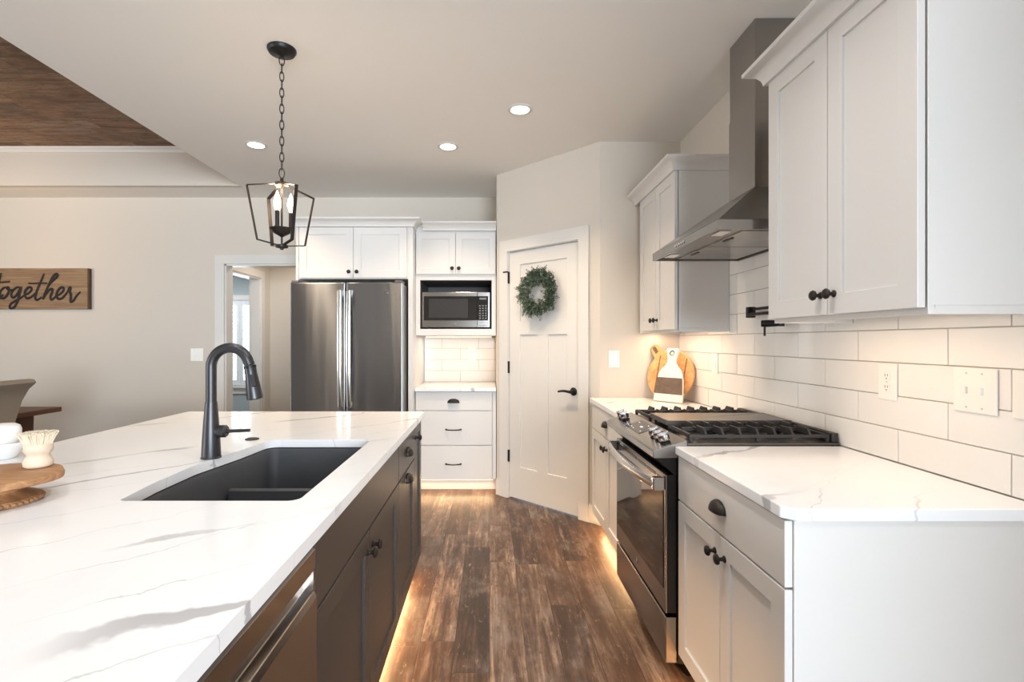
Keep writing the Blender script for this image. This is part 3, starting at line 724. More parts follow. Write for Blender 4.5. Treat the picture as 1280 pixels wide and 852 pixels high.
for i in range(5):
    obj('button', MB().cyl(FR.p(2.29+i*.024, hd1-.001, 1.772), FR.vec(0,1), 0.0065, 0.004, 14), 'chrome', lip, smooth=True)

# pot filler, folded against the tiles
pf = thing('pot_filler', 'black folding pot filler tap on the tiles above the range', 'tap', FR.pos(2.28, 0.01, 1.46))
mb = MB(); mb.lathe([(.032,0),(.032,.006),(.016,.012),(.014,.05)], FR.p(2.18,.0095,1.463), FR.vec(0,1)); mb.cyl(FR.p(2.18,.062,1.425), (0,0,1), .017, .072)
obj('wall_mount', mb, 'black_metal', pf, smooth=True)
mb = MB(); FR.box(mb, 2.18, 2.50, .055, .069, 1.470, 1.484); obj('upper_arm', mb, 'black_metal', pf, bevel=.002)
mb = MB(); FR.box(mb, 2.492, 2.522, .047, .083, 1.436, 1.490); obj('joint', mb, 'black_metal', pf, bevel=.003)
mb = MB(); FR.box(mb, 2.20, 2.495, .073, .087, 1.443, 1.457); obj('lower_arm', mb, 'black_metal', pf, bevel=.002)
mb = MB(); mb.cyl(FR.p(2.215,.08,1.385), (0,0,1), .011, .06); mb.lathe([(.015,0),(.016,.02),(.013,.075)], FR.p(2.27,.14,1.399), FR.vec(-.6,-.8)); 
obj('spout', mb, 'black_metal', pf, smooth=True)
mb = MB(); mb.cyl(FR.p(2.265,.128,1.343), (0,0,1), .0045, .05, 12); obj('valve_lever', mb, 'black_metal', pf, smooth=True)

# ------------------------------------------------------------------ wall plates
def outlet(fr, u, z, d, label, kind='outlet', w_=0.078, h_=0.122, gang=1):
    t_ = thing('wall_outlet' if kind == 'outlet' else 'light_switch', label, 'outlet' if kind == 'outlet' else 'switch', fr.pos(u, d, z))
    w2 = w_ if gang == 1 else w_+0.046*(gang-1)
    mb = MB(); fr.box(mb, u-w2/2, u+w2/2, d+.0003, d+.006, z-h_/2, z+h_/2); obj('cover_plate', mb, 'plate_white', t_, bevel=.002)
    for g_ in range(gang):
        uu = u+(g_-(gang-1)/2)*0.046
        if kind == 'outlet':
            for s_ in (-1, 1):
                so = obj('socket', MB().lathe([(.0165,0),(.0165,.0015)], fr.p(uu,d+.006,z+s_*.0195), fr.vec(0,1), 20), 'plate_white', t_, smooth=True)
                mb = MB()
                for x_ in (-.0055, .0055): fr.box(mb, uu+x_-.0011, uu+x_+.0011, d+.0075, d+.0079, z+s_*.0195-.001, z+s_*.0195+.0075)
                mb.cyl(fr.p(uu,d+.0075,z+s_*.0195-.008), fr.vec(0,1), .0024, .0005, 10); obj('slot', mb, 'slot_dark', so)
        elif kind == 'rocker':
            mb = MB(); prof_u(fr, [(d+.006, z-.033), (d+.0105, z-.033), (d+.0065, z+.033), (d+.006, z+.033)], uu-.0165, uu+.0165, mb); obj('rocker', mb, 'plate_white', t_, bevel=.0008)
        else:
            mb = MB(); fr.box(mb, uu-.0045, uu+.0045, d+.006, d+.014, z-.010, z+.010); obj('toggle', mb, 'plate_white', t_, bevel=.001)
        for s_ in ((-1, 1) if kind != 'outlet' else (0,)):
            obj('screw', MB().cyl(fr.p(uu,d+.006,z+s_*.048), fr.vec(0,1), .0028, .0006, 10), 'screw_pale', t_)
DT = 0.0094
outlet(FR, 1.711, 1.181, DT, 'white outlet on the tiles under the nearest wall cabinet, left of the double switch')
outlet(FR, 1.403, 1.181, DT, 'white double toggle switch plate on the tiles right of the range', 'toggle', 0.08, 0.124, 2)
outlet(FR, 1.262, 1.181, DT, 'white outlet at the right edge of the photo, beside the double switch')
outlet(FR, 3.02, 1.185, DT, 'white outlet on the tiles right of the cutting boards', 'rocker')
FN = Fr((0, YP), (1, 0), (0, -1))
outlet(FN, 0.892, 1.19, 0.0003, 'white single switch on the pantry return wall, beside the pantry door', 'rocker')
outlet(FB, -2.915, 1.184, 0.0003, 'white double switch on the living room wall, left of the doorway', 'rocker', 0.078, 0.125, 2)
outlet(FB, -0.175, 1.19, DT, 'white outlet in the tiled niche under the microwave')

# ------------------------------------------------------------------ cutting boards in the corner
n_ = Vector((-0.78, -0.62, 0)).normalized(); r_ = Vector((-n_.y, n_.x, 0)); r_ = r_ if r_.x > 0 else -r_   # r_: to the right as seen
def board_frame(center, tilt):
    """columns: right, up (leaning back), out"""
    up = (Vector((0,0,1))*math.cos(tilt) - n_*math.sin(tilt)); out = up.cross(r_).normalized()
    if out.dot(n_) < 0: out = -out
    m = Matrix.Identity(4)
    for i, v in enumerate((r_, up, out)):
        for j in range(3): m[j][i] = v[j]
    m.translation = center; return m
tilt = math.radians(13); R0 = 0.172
cb = thing('round_cutting_board', 'round wooden cutting board with a dark oval handle hole, leaning in the corner', 'cutting board', (1.235, 3.40, 0.914))
foot = Vector((1.208, 3.398, 0.9165))
m = board_frame(foot, tilt)
pts = []
for i in range(64):
    a = 2*PI*i/64; pts.append((R0*math.cos(a), R0+R0*math.sin(a)))
mb = MB().quad_grid([[(x,y,0) for x,y in pts], [(x,y,.018) for x,y in pts]]).xf(m); obj('board', mb, 'board_wood', cb, bevel=.003)
a0 = math.radians(128); hc = Vector((math.cos(a0), math.sin(a0))); hp = Vector((-hc.y, hc.x))
def loop2(l0, l1, w0, w1, n=12):
    P = []
    c0 = hc*l0; c1 = hc*l1
    P += [c0+hp*w0, c1+hp*w1*.98]
    for k in range(1, n): a = PI/2-PI*k/n; P.append(c1+hc*w1*math.cos(a)+hp*w1*math.sin(a))
    P += [c1-hp*w1*.98, c0-hp*w0]
    return [(v.x, v.y+R0) for v in P]
P = loop2(R0*.97, R0*1.34, .034, .032)
hnd = obj('handle', MB().quad_grid([[(x,y,.0005) for x,y in P], [(x,y,.0175) for x,y in P]]).xf(m), 'board_wood', cb, bevel=.002)
P = loop2(R0*1.12, R0*1.36, .012, .014)
obj('handle_hole', MB().quad_grid([[(x,y,.0177) for x,y in P], [(x,y,.0184) for x,y in P]]).xf(m), 'band_brown', hnd)
for q_ in (-.105, .012, .095):
    mb = MB()
    P = [(q_, R0-math.sqrt(R0**2-q_**2)+.01), (q_+.008, R0-math.sqrt(R0**2-q_**2)+.012), (q_+.02, R0+math.sqrt(R0**2-(q_+.02)**2)-.012), (q_+.012, R0+math.sqrt(R0**2-(q_+.012)**2)-.012)]
    mb.quad_grid([[(x,y,.0181) for x,y in P], [(x,y,.0186) for x,y in P]])
    obj('inlay_strip', mb.xf(m), 'board_dark', cb, label='darker wood strip')
wb = thing('bottle_shaped_board', 'whitewashed bottle-shaped board with brown band, in front of the round board', 'cutting board', (1.20, 3.34, 0.914))
m2 = board_frame(Vector((1.186, 3.325, 0.9165)), math.radians(11))
half = [(.104,0), (.102,.06), (.094,.14), (.085,.185), (.070,.215), (.044,.240), (.030,.262), (.030,.285), (.040,.335), (.041,.358)]
def shape(z0, z1, y0=None, y1=None):
    P = [p for p in half]
    if y0 is not None:
        def wid(y):
            for (a, ya), (b, yb) in zip(half, half[1:]):
                if ya <= y <= yb: return a+(b-a)*(y-ya)/(yb-ya)
        P = [(wid(y0), y0)]+[p for p in half if y0 < p[1] < y1]+[(wid(y1), y1)]
    L = P+[(-x, y) for x, y in reversed(P)]
    return MB().quad_grid([[(x,y,z0) for x,y in L], [(x,y,z1) for x,y in L]])
obj('board', shape(0, .018).xf(m2), 'whitewash', wb, bevel=.002)
obj('painted_band', shape(.0182, .0192, .050, .160).xf(m2), 'band_brown', wb, label='brown band across the board')
L = [(x*.97, y) for x, y in half]
obj('hanging_hole', MB().lathe([(.019,.0182),(.019,.019)], (0,.325,0), (0,0,1), 24).xf(m2), 'black_bronze', wb, label='dark ring at the hanging hole')
obj('hole_light', MB().lathe([(.0125,.0191),(.0125,.0196)], (.002,.323,0), (0,0,1), 20).xf(m2), 'pale_wood', wb)
# ------------------------------------------------------------------ back wall: fridge bay
fc = thing('fridge_cabinet', 'white cabinet bay with side panels around and above the fridge', 'cabinet', (-1.16, 4.62, 0))
for u0, u1 in ((-1.648, -1.626), (-0.692, -0.652)):
    mb = MB(); FB.box(mb, u0, u1, 0.002, 0.735, 0.001, 2.30); obj('side_panel', mb, 'cabinet_white', fc, bevel=.0015)
mb = MB(); FB.box(mb, -1.625, -0.693, 0.002, 0.728, 1.848, 2.32); obj('carcass', mb, 'cabinet_white', fc, bevel=.0012)
xm = -1.155
for a, b, k in ((-1.612, xm-.0015, xm-.034), (xm+.0015, -0.704, xm+.034)):
    d_ = shaker(FB, 'door', a, b, 1.856, 2.284, 0.750, 'cabinet_white', fc); knob(FB, k, 0.750, 1.905, d_)
obj('crown_molding', MB().sweep(CROWN, [(-1.648, YB-.751), (-0.652, YB-.751), (-0.652, YB-.604)], 2.290, side=1), 'cabinet_white', fc, smooth=True)
fr_ = thing('fridge', 'stainless french-door fridge in the white cabinet bay', 'fridge', (-1.16, 4.5, 0))
mb = MB(); FB.box(mb, -1.610, -0.708, 0.06, 0.862, 0.02, 1.785)
for x in (-1.55, -.77):
    for d in (.12, .8): mb.cyl(FB.p(x, d, .001), (0,0,1), .02, .019, 12)
obj('body', mb, 'charcoal_panel', fr_, bevel=.003, label='dark grey fridge body')
xs = -1.165
for a, b, hu, sgn in ((-1.617, xs-.003, xs-.036, 1), (xs+.003, -0.703, xs+.036, -1)):
    mb = MB(); FB.box(mb, a, b, 0.868, 0.940, 0.735, 1.795); dd = obj('fridge_door', mb, 'steel_fridge', fr_, bevel=.010, seg=3)
    pts = [FB.p(hu, 0.985+0.012*math.sin(PI*i/10), 0.80+0.92*i/10) for i in range(11)]
    h = obj('door_handle', MB().tube(pts, .022, 14, 2, sq=(FB.vec(0,1), .5)), 'handle_steel', dd, smooth=True, label='long vertical stainless handle')
    for z in (.80, 1.70):
        mb = MB(); FB.box(mb, hu-.014, hu+.014, 0.9405, 0.990, z-.02, z+.03); obj('handle_mount', mb, 'handle_steel', h, bevel=.005)
    if sgn < 0: emblem(FB, -0.835, .940, 1.715, .019, dd)
mb = MB(); FB.box(mb, -1.617, -0.703, 0.868, 0.940, 0.06, 0.727); dw = obj('freezer_drawer', mb, 'steel_fridge', fr_, bevel=.010, seg=3)
obj('door_handle', MB().tube([FB.p(-1.50, .94, .66), FB.p(-1.50, .985, .66), FB.p(-.82, .985, .66), FB.p(-.82, .94, .66)], .014, 12), 'handle_steel', dw, smooth=True)
for u in (-1.58, -.74):
    mb = MB(); FB.box(mb, u-.03, u+.03, 0.80, 0.93, 1.7955, 1.812); obj('hinge_cover', mb, 'charcoal_panel', fr_, bevel=.004)

# microwave column
mc = thing('microwave_cabinet', 'white wall cabinet with open microwave shelf, between fridge and pantry', 'cabinet', (-0.30, 4.7, 1.37))
mb = MB()
FB.box(mb, -.650, .0575, .011, .579, 1.90, 2.32); FB.box(mb, -.650, -.612, .011, .579, 1.37, 1.90); FB.box(mb, .019, .0575, .011, .579, 1.37, 1.90)
FB.box(mb, -.612, .019, .011, .579, 1.37, 1.426); FB.box(mb, -.612, .019, .545, .579, 1.856, 1.90)
obj('carcass', mb, 'cabinet_white', mc, bevel=.0012)
mb = MB(); FB.box(mb, -.6115, .0185, .012, .02, 1.4265, 1.8995); FB.box(mb, -.6115, -.609, .02, .577, 1.4265, 1.8555); FB.box(mb, .016, .0185, .02, .577, 1.4265, 1.8555); FB.box(mb, -.609, .016, .02, .577, 1.853, 1.8555); FB.box(mb, -.609, .016, .02, .575, 1.4263, 1.4275)
obj('shelf_lining', mb, 'charcoal_panel', mc, label='dark grey lining of the microwave shelf')
for a, b, k in ((-.6455, -.3005, -.328), (-.2965, .0505, -.269)):
    d_ = shaker(FB, 'door', a, b, 1.907, 2.268, .600, 'cabinet_white', mc, st=.055); knob(FB, k, .600, 1.955, d_)
obj('crown_molding', MB().sweep(CROWN, [(-.585, YB-.60), (.0575, YB-.60)], 2.290, side=1), 'cabinet_white', mc, smooth=True)
mw = thing('microwave', 'stainless countertop microwave on the dark open shelf', 'microwave', (-0.30, 4.7, 1.4285))
m0, m1, mz0, mz1 = -.600, .004, 1.440, 1.752
mb = MB(); FB.box(mb, m0+.004, m1-.004, .10, .535, mz0, mz1)
for x in (m0+.05, m1-.05):
    for d in (.14, .5): mb.cyl(FB.p(x, d, 1.4285), (0,0,1), .012, .0115, 12)
obj('body', mb, 'charcoal_panel', mw, bevel=.003)
mb = MB(); FB.box(mb, m0, m1-.112, .537, .562, mz0, mz1); md = obj('microwave_door', mb, 'steel', mw, bevel=.003)
mb = MB(); FB.box(mb, m0+.018, m1-.113, .5625, .565, mz0+.062, mz1-.036); g_ = obj('door_glass', mb, 'dark_glass', md, bevel=.001)
mb = MB(); FB.box(mb, m0+.062, m1-.195, .5652, .5656, mz0+.085, mz1-.060); obj('viewing_mesh', mb, 'mesh_dark', g_)
emblem(FB, (m0+m1)/2-.01, .562, mz0+.030, .014, md)
mb = MB(); FB.box(mb, m1-.110, m1, .537, .562, mz0, mz1); ctl = obj('control_panel', mb, 'steel', mw, bevel=.003)
mb = MB(); FB.box(mb, m1-.109, m1-.018, .5625, .565, mz0+.062, mz1-.036); kp = obj('keypad', mb, 'dark_glass', ctl, bevel=.001)
for i in range(6):
    for j in range(3):
        mb = MB(); FB.box(mb, m1-.096+j*.026, m1-.082+j*.026, .5652, .5658, mz0+.076+i*.022, mz0+.087+i*.022); obj('key', mb, 'grey_plate', kp)
mb = MB(); FB.box(mb, m1-.094, m1-.032, .5652, .5658, mz1-.066, mz1-.050); obj('clock', mb, 'grey_plate', kp)
mb = MB(); FB.box(mb, m1-.098, m1-.020, .5625, .5665, mz0+.016, mz0+.045); obj('open_button', mb, 'steel', ctl, bevel=.002)

# drawer base and its worktop
db = thing('drawer_cabinet', 'white three-drawer base cabinet between fridge and pantry', 'cabinet', (-.30, 4.7, 0))
mb = MB(); FB.box(mb, -.650, .0575, .011, .604, .108, .882); obj('carcass', mb, 'cabinet_white', db, bevel=.0012)
mb = MB(); FB.box(mb, -.650, .0575, .011, .535, .001, .107); obj('toe_kick', mb, 'cabinet_white', db)
for z0, z1, k in ((.716, .877, 'c'), (.414, .709, 'b'), (.116, .407, 'b')):
    dr = slab(FB, 'drawer_front', -.646, .022, z0, z1, .625, 'cabinet_white', db)
    if k == 'c': cup_pull(FB, -.315, .625, .796, dr, w=.105)
    else: bar_pull(FB, -.315, .625, (z0+z1)/2-.012, dr)
mb = MB(); FB.box(mb, .026, .0575, .604, .618, .116, .877); obj('filler_strip', mb, 'cabinet_white', db, bevel=.001)
counter('countertop', [(-.650, YB-.655), (.0575, YB-.655), (.0575, YB-.011), (-.650, YB-.011)], .914, .031, 'quartz', 'white worktop in the tiled niche under the microwave', (-.3, 4.7, .883))
led(FB, '', -.60, .02, .30, 1.3625, 1.6, col=LED_SOFT, label='warm led strip under the microwave shelf')
led(FB, '', -.62, .03, .565, .1005, 1.6, tilt=-.7, label='warm led strip at the toe kick under the white drawers')

# ------------------------------------------------------------------ island
ID, IC = 0.630, 0.609
def toe(t_, u0, u1):
    mb = MB(); FI.box(mb, u0, u1, .02, .545, .001, .107); obj('toe_kick', mb, 'island_dark', t_)
sb = thing('sink_cabinet', 'dark island cabinet with two doors below the sink', 'cabinet', (-.7, 1.63, 0))
obj('carcass', carcass(FI, 1.122, 2.149, .02, IC, .108, .882, top=False), 'island_dark', sb, bevel=.001); toe(sb, 1.122, 2.149)
slab(FI, 'false_drawer_front', 1.125, 2.146, .714, .876, ID, 'island_dark', sb)
m_ = 1.6355
for a, b, k in ((1.125, m_-.0015, m_-.034), (m_+.0015, 2.146, m_+.034)):
    d_ = shaker(FI, 'door', a, b, .116, .708, ID, 'island_dark', sb); knob(FI, k, ID, .645, d_)
ic = thing('drawer_cabinet', 'dark island cabinet with one drawer over a pull-out door, beyond the sink doors', 'cabinet', (-.7, 2.38, 0))
mb = MB(); FI.box(mb, 2.151, 2.604, .02, IC, .108, .882); obj('carcass', mb, 'island_dark', ic, bevel=.001); toe(ic, 2.151, 2.604)
d_ = slab(FI, 'drawer_front', 2.154, 2.602, .714, .876, ID, 'island_dark', ic); cup_pull(FI, 2.378, ID, .796, d_)
d_ = shaker(FI, 'pull_out_door', 2.154, 2.602, .116, .708, ID, 'island_dark', ic); cup_pull(FI, 2.378, ID, .672, d_)
nc = thing('narrow_cabinet', 'narrow dark cabinet at the far end of the island', 'cabinet', (-.7, 2.74, 0))
mb = MB(); FI.box(mb, 2.606, 2.862, .02, IC, .108, .882); obj('carcass', mb, 'island_dark', nc, bevel=.001); toe(nc, 2.606, 2.862)
d_ = shaker(FI, 'door', 2.608, 2.858, .116, .876, ID, 'island_dark', nc, st=.055); knob(FI, 2.640, ID, .812, d_)
dwsh = thing('dishwasher', 'stainless dishwasher built into the island, nearest the camera', 'dishwasher', (-.7, .81, 0))
mb = MB(); FI.box(mb, .512, 1.119, .02, .548, .02, .866); FI.box(mb, .512, 1.119, .548, .577, .112, .866)
for u in (.56, 1.07):
    for d in (.08, .5): mb.cyl(FI.p(u, d, .001), (0,0,1), .016, .02, 12)
obj('tub', mb, 'charcoal_panel', dwsh)
u0, u1 = .514, 1.116
P1 = [(.578, .11), (.632, .11), (.636, .20), (.636, .752), (.630, .766), (.612, .772), (.606, .785), (.606, .806), (.614, .812), (.632, .813), (.632, .858), (.622, .866), (.578, .866)]
obj('dishwasher_door', prof_u(FI, P1, u0, u1), 'steel_dark', dwsh, bevel=.0015, label='stainless door with recessed pocket handle')
for a, b in ((u0, u0+.012), (u1-.012, u1)):
    mb = MB(); FI.box(mb, a, b, .606, .632, .768, .8125); obj('pocket_end', mb, 'steel_dark', dwsh)
mb = MB(); FI.box(mb, u0, u1, .45, .55, .001, .10); obj('kick_plate', mb, 'black_enamel', dwsh)
mb = MB(); mb.box((-1.42, .50, .001), (-1.004, 2.862, .882))
ibk = thing('island_cabinet', 'dark body of the island behind its cabinets, under the seating overhang', 'cabinet', (-1.2, 1.7, 0))
obj('back_panel', mb, 'island_dark', ibk, bevel=.002)
mb = MB()
mb.box((-1.0035, .44, .001), (-.42, .508, .882)); ipan = obj('end_panel', mb, 'island_dark', ibk)
led(FI, '', 1.13, 2.85, .557, .1005, 11.0, tilt=-1.0, label='warm led strip at the toe kick along the dark island')

# worktop with the sink opening
def rounded(poly, r, n=7):
    """round the corners of a polygon given [(x,y,r)]"""
    out = []; N_ = len(poly)
    for i, (x, y, rr) in enumerate(poly):
        p = Vector((x,y)); a = Vector(poly[i-1][:2]); b = Vector(poly[(i+1)%N_][:2])
        if rr <= 0: out.append((x,y)); continue
        d1 = (a-p).normalized(); d2 = (b-p).normalized(); ang = d1.angle(d2); L = rr/math.tan(ang/2)
        s = p+d1*L; e = p+d2*L; c = p+(d1+d2).normalized()*rr/math.sin(ang/2)
        a0 = math.atan2(*(s-c).yx); a1 = math.atan2(*(e-c).yx); da = (a1-a0+PI) % (2*PI)-PI
        out += [(c.x+rr*math.cos(a0+da*k/n), c.y+rr*math.sin(a0+da*k/n)) for k in range(n+1)]
    return out
so = [(-.487, 1.275, .03), (-.487, 2.065, .045), (-.905, 2.065, .05), (-.925, 1.86, .25), (-.962, 1.64, .25), (-.962, 1.45, .2), (-.945, 1.275, .018)]
hole = rounded(so, 0)
counter('island_countertop', rounded([(-.376, .42, .01), (-.376, 2.893, .012), (-1.735, 2.893, .012), (-1.76, .42, .01)], 0), .914, .031, 'quartz', 'large white veined worktop on the dark island', (-1.06, 1.65, .883), [hole])
sk = thing('sink', 'black composite double-bowl sink set under the island worktop', 'sink', (-.70, 1.67, .66))
c = Vector((sum(p[0] for p in hole)/len(hole), sum(p[1] for p in hole)/len(hole)))
def ring(s, z, dx=0): return [((p[0]-c.x)*s+c.x, (p[1]-c.y)*s+c.y, z) for p in hole]
def ring_off(o, z):
    n = len(hole); R = []
    for i in range(n):
        a, p, b = Vector(hole[i-1]), Vector(hole[i]), Vector(hole[(i+1)%n]); t_ = (b-a).normalized(); R.append((p.x+t_.y*-1*o*-1 if False else p.x-t_.y*o, p.y+t_.x*o, z))
    return R
sgn = 1 if sum(hole[i-1][0]*hole[i][1]-hole[i][0]*hole[i-1][1] for i in range(len(hole))) > 0 else -1
rings = [ring_off(-sgn*.020, .8745), ring_off(-sgn*.001, .8745), ring_off(sgn*.004, .86), ring_off(sgn*.020, .705), ring_off(sgn*.035, .690)]
obj('bowl', MB().quad_grid(rings, True, False, True), 'sink_composite', sk, smooth=True, solid=.006)
mb = MB(); prof = [(-.030, .6915), (-.016, .76), (-.013, .796), (0, .802), (.013, .796), (.016, .76), (.030, .6915)]
mb.quad_grid([[(-.912, 1.765+y, z) for y, z in prof], [(-.512, 1.765+y, z) for y, z in prof]]); obj('bowl_divider', mb, 'sink_composite', sk, smooth=True)
for y in (1.48, 1.90):
    obj('drain', MB().lathe([(.045,0),(.045,.003),(.03,.004),(.028,.001)], (-.70, y, .692), (0,0,1), 28), 'black_metal', sk, smooth=True)

# faucet
fx, fy = -.968, 1.744; cz = .9145
fa = thing('faucet', 'tall black gooseneck pull-down faucet behind the sink', 'faucet', (fx, fy, cz))
obj('base_column', MB().lathe([(.033,0),(.033,.004),(.031,.006),(.029,.06),(.0235,.14),(.0195,.19),(.0190,.195)], (fx,fy,cz), (0,0,1), 32), 'gunmetal', fa, smooth=True)
ra = .066; zt = 1.230; pts = [(fx, fy, cz+.19), (fx, fy, 1.16), (fx, fy, zt)]
for i in range(1, 13):
    a = PI-PI*.915*i/12; pts.append((fx+ra+ra*math.cos(a), fy, zt+ra*math.sin(a)))
last = Vector(pts[-1]); dr_ = (last-Vector(pts[-2])).normalized(); pts.append(tuple(last+dr_*.012))
obj('gooseneck', MB().tube(pts, .0175, 18, 3), 'gunmetal', fa, smooth=True)
e = Vector(pts[-1]); ax = Vector((.16, 0, -1)).normalized()
sh = obj('spray_head', MB().lathe([(.0185,0),(.0195,.004),(.0195,.03),(.022,.06),(.027,.112),(.0265,.118),(.022,.121)], e, ax, 28), 'gunmetal', fa, smooth=True)
obj('spray_ring', MB().lathe([(.0199,.002),(.0202,.004),(.0202,.008),(.0199,.010)], e, ax, 28, True), 'black_metal', sh, smooth=True)
sd = Vector((.55, -.8, .09)).normalized(); bc = e+ax*.055
obj('spray_button', MB().bar(bc+sd*.019-ax*.022, bc+sd*.022+ax*.022, .016, .008, sd), 'black_metal', sh, bevel=.003)
hc_ = Vector((fx+.018, fy, cz+.092))
mb = MB().lathe([(.019,0),(.0215,.012),(.0215,.032),(.017,.037)], hc_, (1,0,0), 24); ha = obj('handle_hub', mb, 'gunmetal', fa, smooth=True)
obj('lever', MB().tube([hc_+Vector((.035,0,0)), hc_+Vector((.055,0,.001)), hc_+Vector((.118,-.004,.004))], [.007,.006,.0055], 12), 'gunmetal', ha, smooth=True)
obj('air_switch', MB().lathe([(.027,0),(.027,.003),(.023,.0045),(.014,.0045),(.013,.003)], (-.98, 2.07, cz), (0,0,1), 28), 'black_metal', None, smooth=True, base=(-.98, 2.07, cz), label='black round disposal button set in the worktop behind the sink', cat='button')

# ------------------------------------------------------------------ things on the island
st = thing('wooden_riser', 'round wooden pedestal riser at the left edge of the island', 'stand', (-1.235, 1.255, cz))
rng = random.Random(5); N_ = 48; rad = [.139+.006*math.sin(3*2*PI*i/N_+.5)+.003*math.sin(7*2*PI*i/N_) for i in range(N_)]
def disc(s, z, cx_=-1.252, cy_=1.262): return [(cx_+rad[i]*s*math.cos(2*PI*i/N_), cy_+rad[i]*s*math.sin(2*PI*i/N_), z) for i in range(N_)]
obj('tray_top', MB().quad_grid([disc(.94,.9625), disc(.99,.966), disc(1.0,.975), disc(.985,.981), disc(.95,.983)]), 'stand_wood', st, smooth=True)
obj('pedestal', MB().lathe([(.086,0),(.089,.006),(.086,.014),(.075,.019),(.058,.024),(.052,.030),(.054,.036),(.066,.0475)], (-1.235,1.255,cz), (0,0,1), 40), 'stand_wood', st, smooth=True)
mb = MB()
for i in range(44):
    a = 2*PI*i/44; mb.lathe([(.001,-.006),(.005,-.0035),(.0065,0),(.005,.0035),(.001,.006)], (-1.235+.0875*math.cos(a), 1.255+.0875*math.sin(a), cz+.0066), (0,0,1), 8)
obj('bead_edge', mb, 'stand_wood', st, smooth=True)
bx, by = -1.21, 1.345; bz = .9835
br = thing('dish_brush', 'pale wooden dish brush standing bristles up on the wooden riser', 'brush', (bx, by, bz))
obj('handle', MB().lathe([(.026,0),(.031,.004),(.0325,.014),(.029,.024),(.0245,.031),(.025,.035),(.030,.041),(.0315,.046),(.0315,.058),(.030,.062)], (bx,by,bz), (0,0,1), 32), 'pale_wood', br, smooth=True)
mb = MB(); rng = random.Random(2)
for i in range(620):
    r0 = .029*math.sqrt(rng.random()); a = rng.random()*2*PI; s = r0/.029
    p0 = Vector((bx+r0*math.cos(a), by+r0*math.sin(a), bz+.0605)); out = Vector((math.cos(a), math.sin(a), 0))*(.014*s+rng.uniform(-.002,.002)); p1 = p0+out+Vector((0,0,.034-.004*s+rng.uniform(-.002,.002)))
    mb.tube([p0, p0+(p1-p0)*.5+Vector((0,0,.002)), p1], [.0018,.0017,.0014], 5)
obj('bristles', mb, 'bristle', br, kind='stuff')
wb_ = thing('white_bowl', 'wide white bowl at the far left edge of the island', 'bowl', (-1.685, 1.74, cz))
obj('body', MB().lathe([(.032,0),(.035,.004),(.055,.040),(.066,.052),(.067,.056),(.063,.054),(.050,.040),(.03,.012),(.001,.010)], (-1.685,1.74,cz), (0,0,1), 36, True), 'ceramic', wb_, smooth=True)
obj('small_bowl', MB().lathe([(.026,0),(.040,.010),(.050,.040),(.050,.062),(.046,.074),(.034,.081),(.001,.083)], (-1.690,1.74,cz+.0365), (0,0,1), 32, True), 'ceramic', None, smooth=True, base=(-1.690,1.74,cz+.0365), label='white rounded cup resting in the wide white bowl', cat='cup')

# ------------------------------------------------------------------ dining table and chair beyond the island
tb = thing('dining_table', 'dark wooden trestle table end beyond the island, by the living room wall', 'table', (-4.15, 3.5, 0))
mb = MB(); mb.box((-4.66, 2.5, .722), (-3.64, 4.27, .762)); obj('table_top', mb, 'table_wood', tb, bevel=.006)
for y in (2.8, 4.06):
    mb = MB(); mb.loft([(-4.45,y-.06,.06),(-3.76,y-.06,.06),(-3.76,y+.06,.06),(-4.45,y+.06,.06)], [(-4.40,y-.06,.7215),(-3.74,y-.06,.7215),(-3.74,y+.06,.7215),(-4.40,y+.06,.7215)])
    mb.box((-4.55, y-.07, .001), (-3.72, y+.07, .0595)); obj('trestle_leg', mb, 'table_wood', tb, bevel=.005)
mb = MB(); mb.box((-4.20, 2.865, .30), (-4.10, 3.995, .40)); obj('stretcher', mb, 'table_wood', tb, bevel=.004)
ch = thing('upholstered_chair', 'taupe upholstered chair with a flared roll-top back, beside the dark table', 'chair', (-3.42, 3.28, 0))
y0, y1 = 3.03, 3.53
back = [(-3.385,.44),(-3.375,.55),(-3.355,.66),(-3.325,.78),(-3.285,.90),(-3.235,.985),(-3.205,1.01),(-3.185,1.030),(-3.200,1.052),(-3.235,1.055),(-3.275,1.03),(-3.335,.95),(-3.385,.82),(-3.425,.66),(-3.445,.52),(-3.445,.44)]
mb = MB().quad_grid([[(x,y0+.01,z) for x,z in back], [(x,y0,z) for x,z in back], [(x,y1,z) for x,z in back], [(x,y1-.01,z) for x,z in back]]); obj('backrest', mb, 'fabric', ch, bevel=.012, smooth=True, seg=3)
mb = MB(); mb.box((-3.93, y0+.005, .40), (-3.447, y1-.005, .50)); obj('seat', mb, 'fabric', ch, bevel=.025, seg=4, smooth=True)
for x in (-3.89, -3.42):
    for y in (y0+.04, y1-.04):
        mb = MB().loft([(x-.015,y-.015,.001),(x+.015,y-.015,.001),(x+.015,y+.015,.001),(x-.015,y+.015,.001)], [(x-.024,y-.024,.399),(x+.024,y-.024,.399),(x+.024,y+.024,.399),(x-.024,y+.024,.399)]); obj('leg', mb, 'table_wood', ch, bevel=.002)

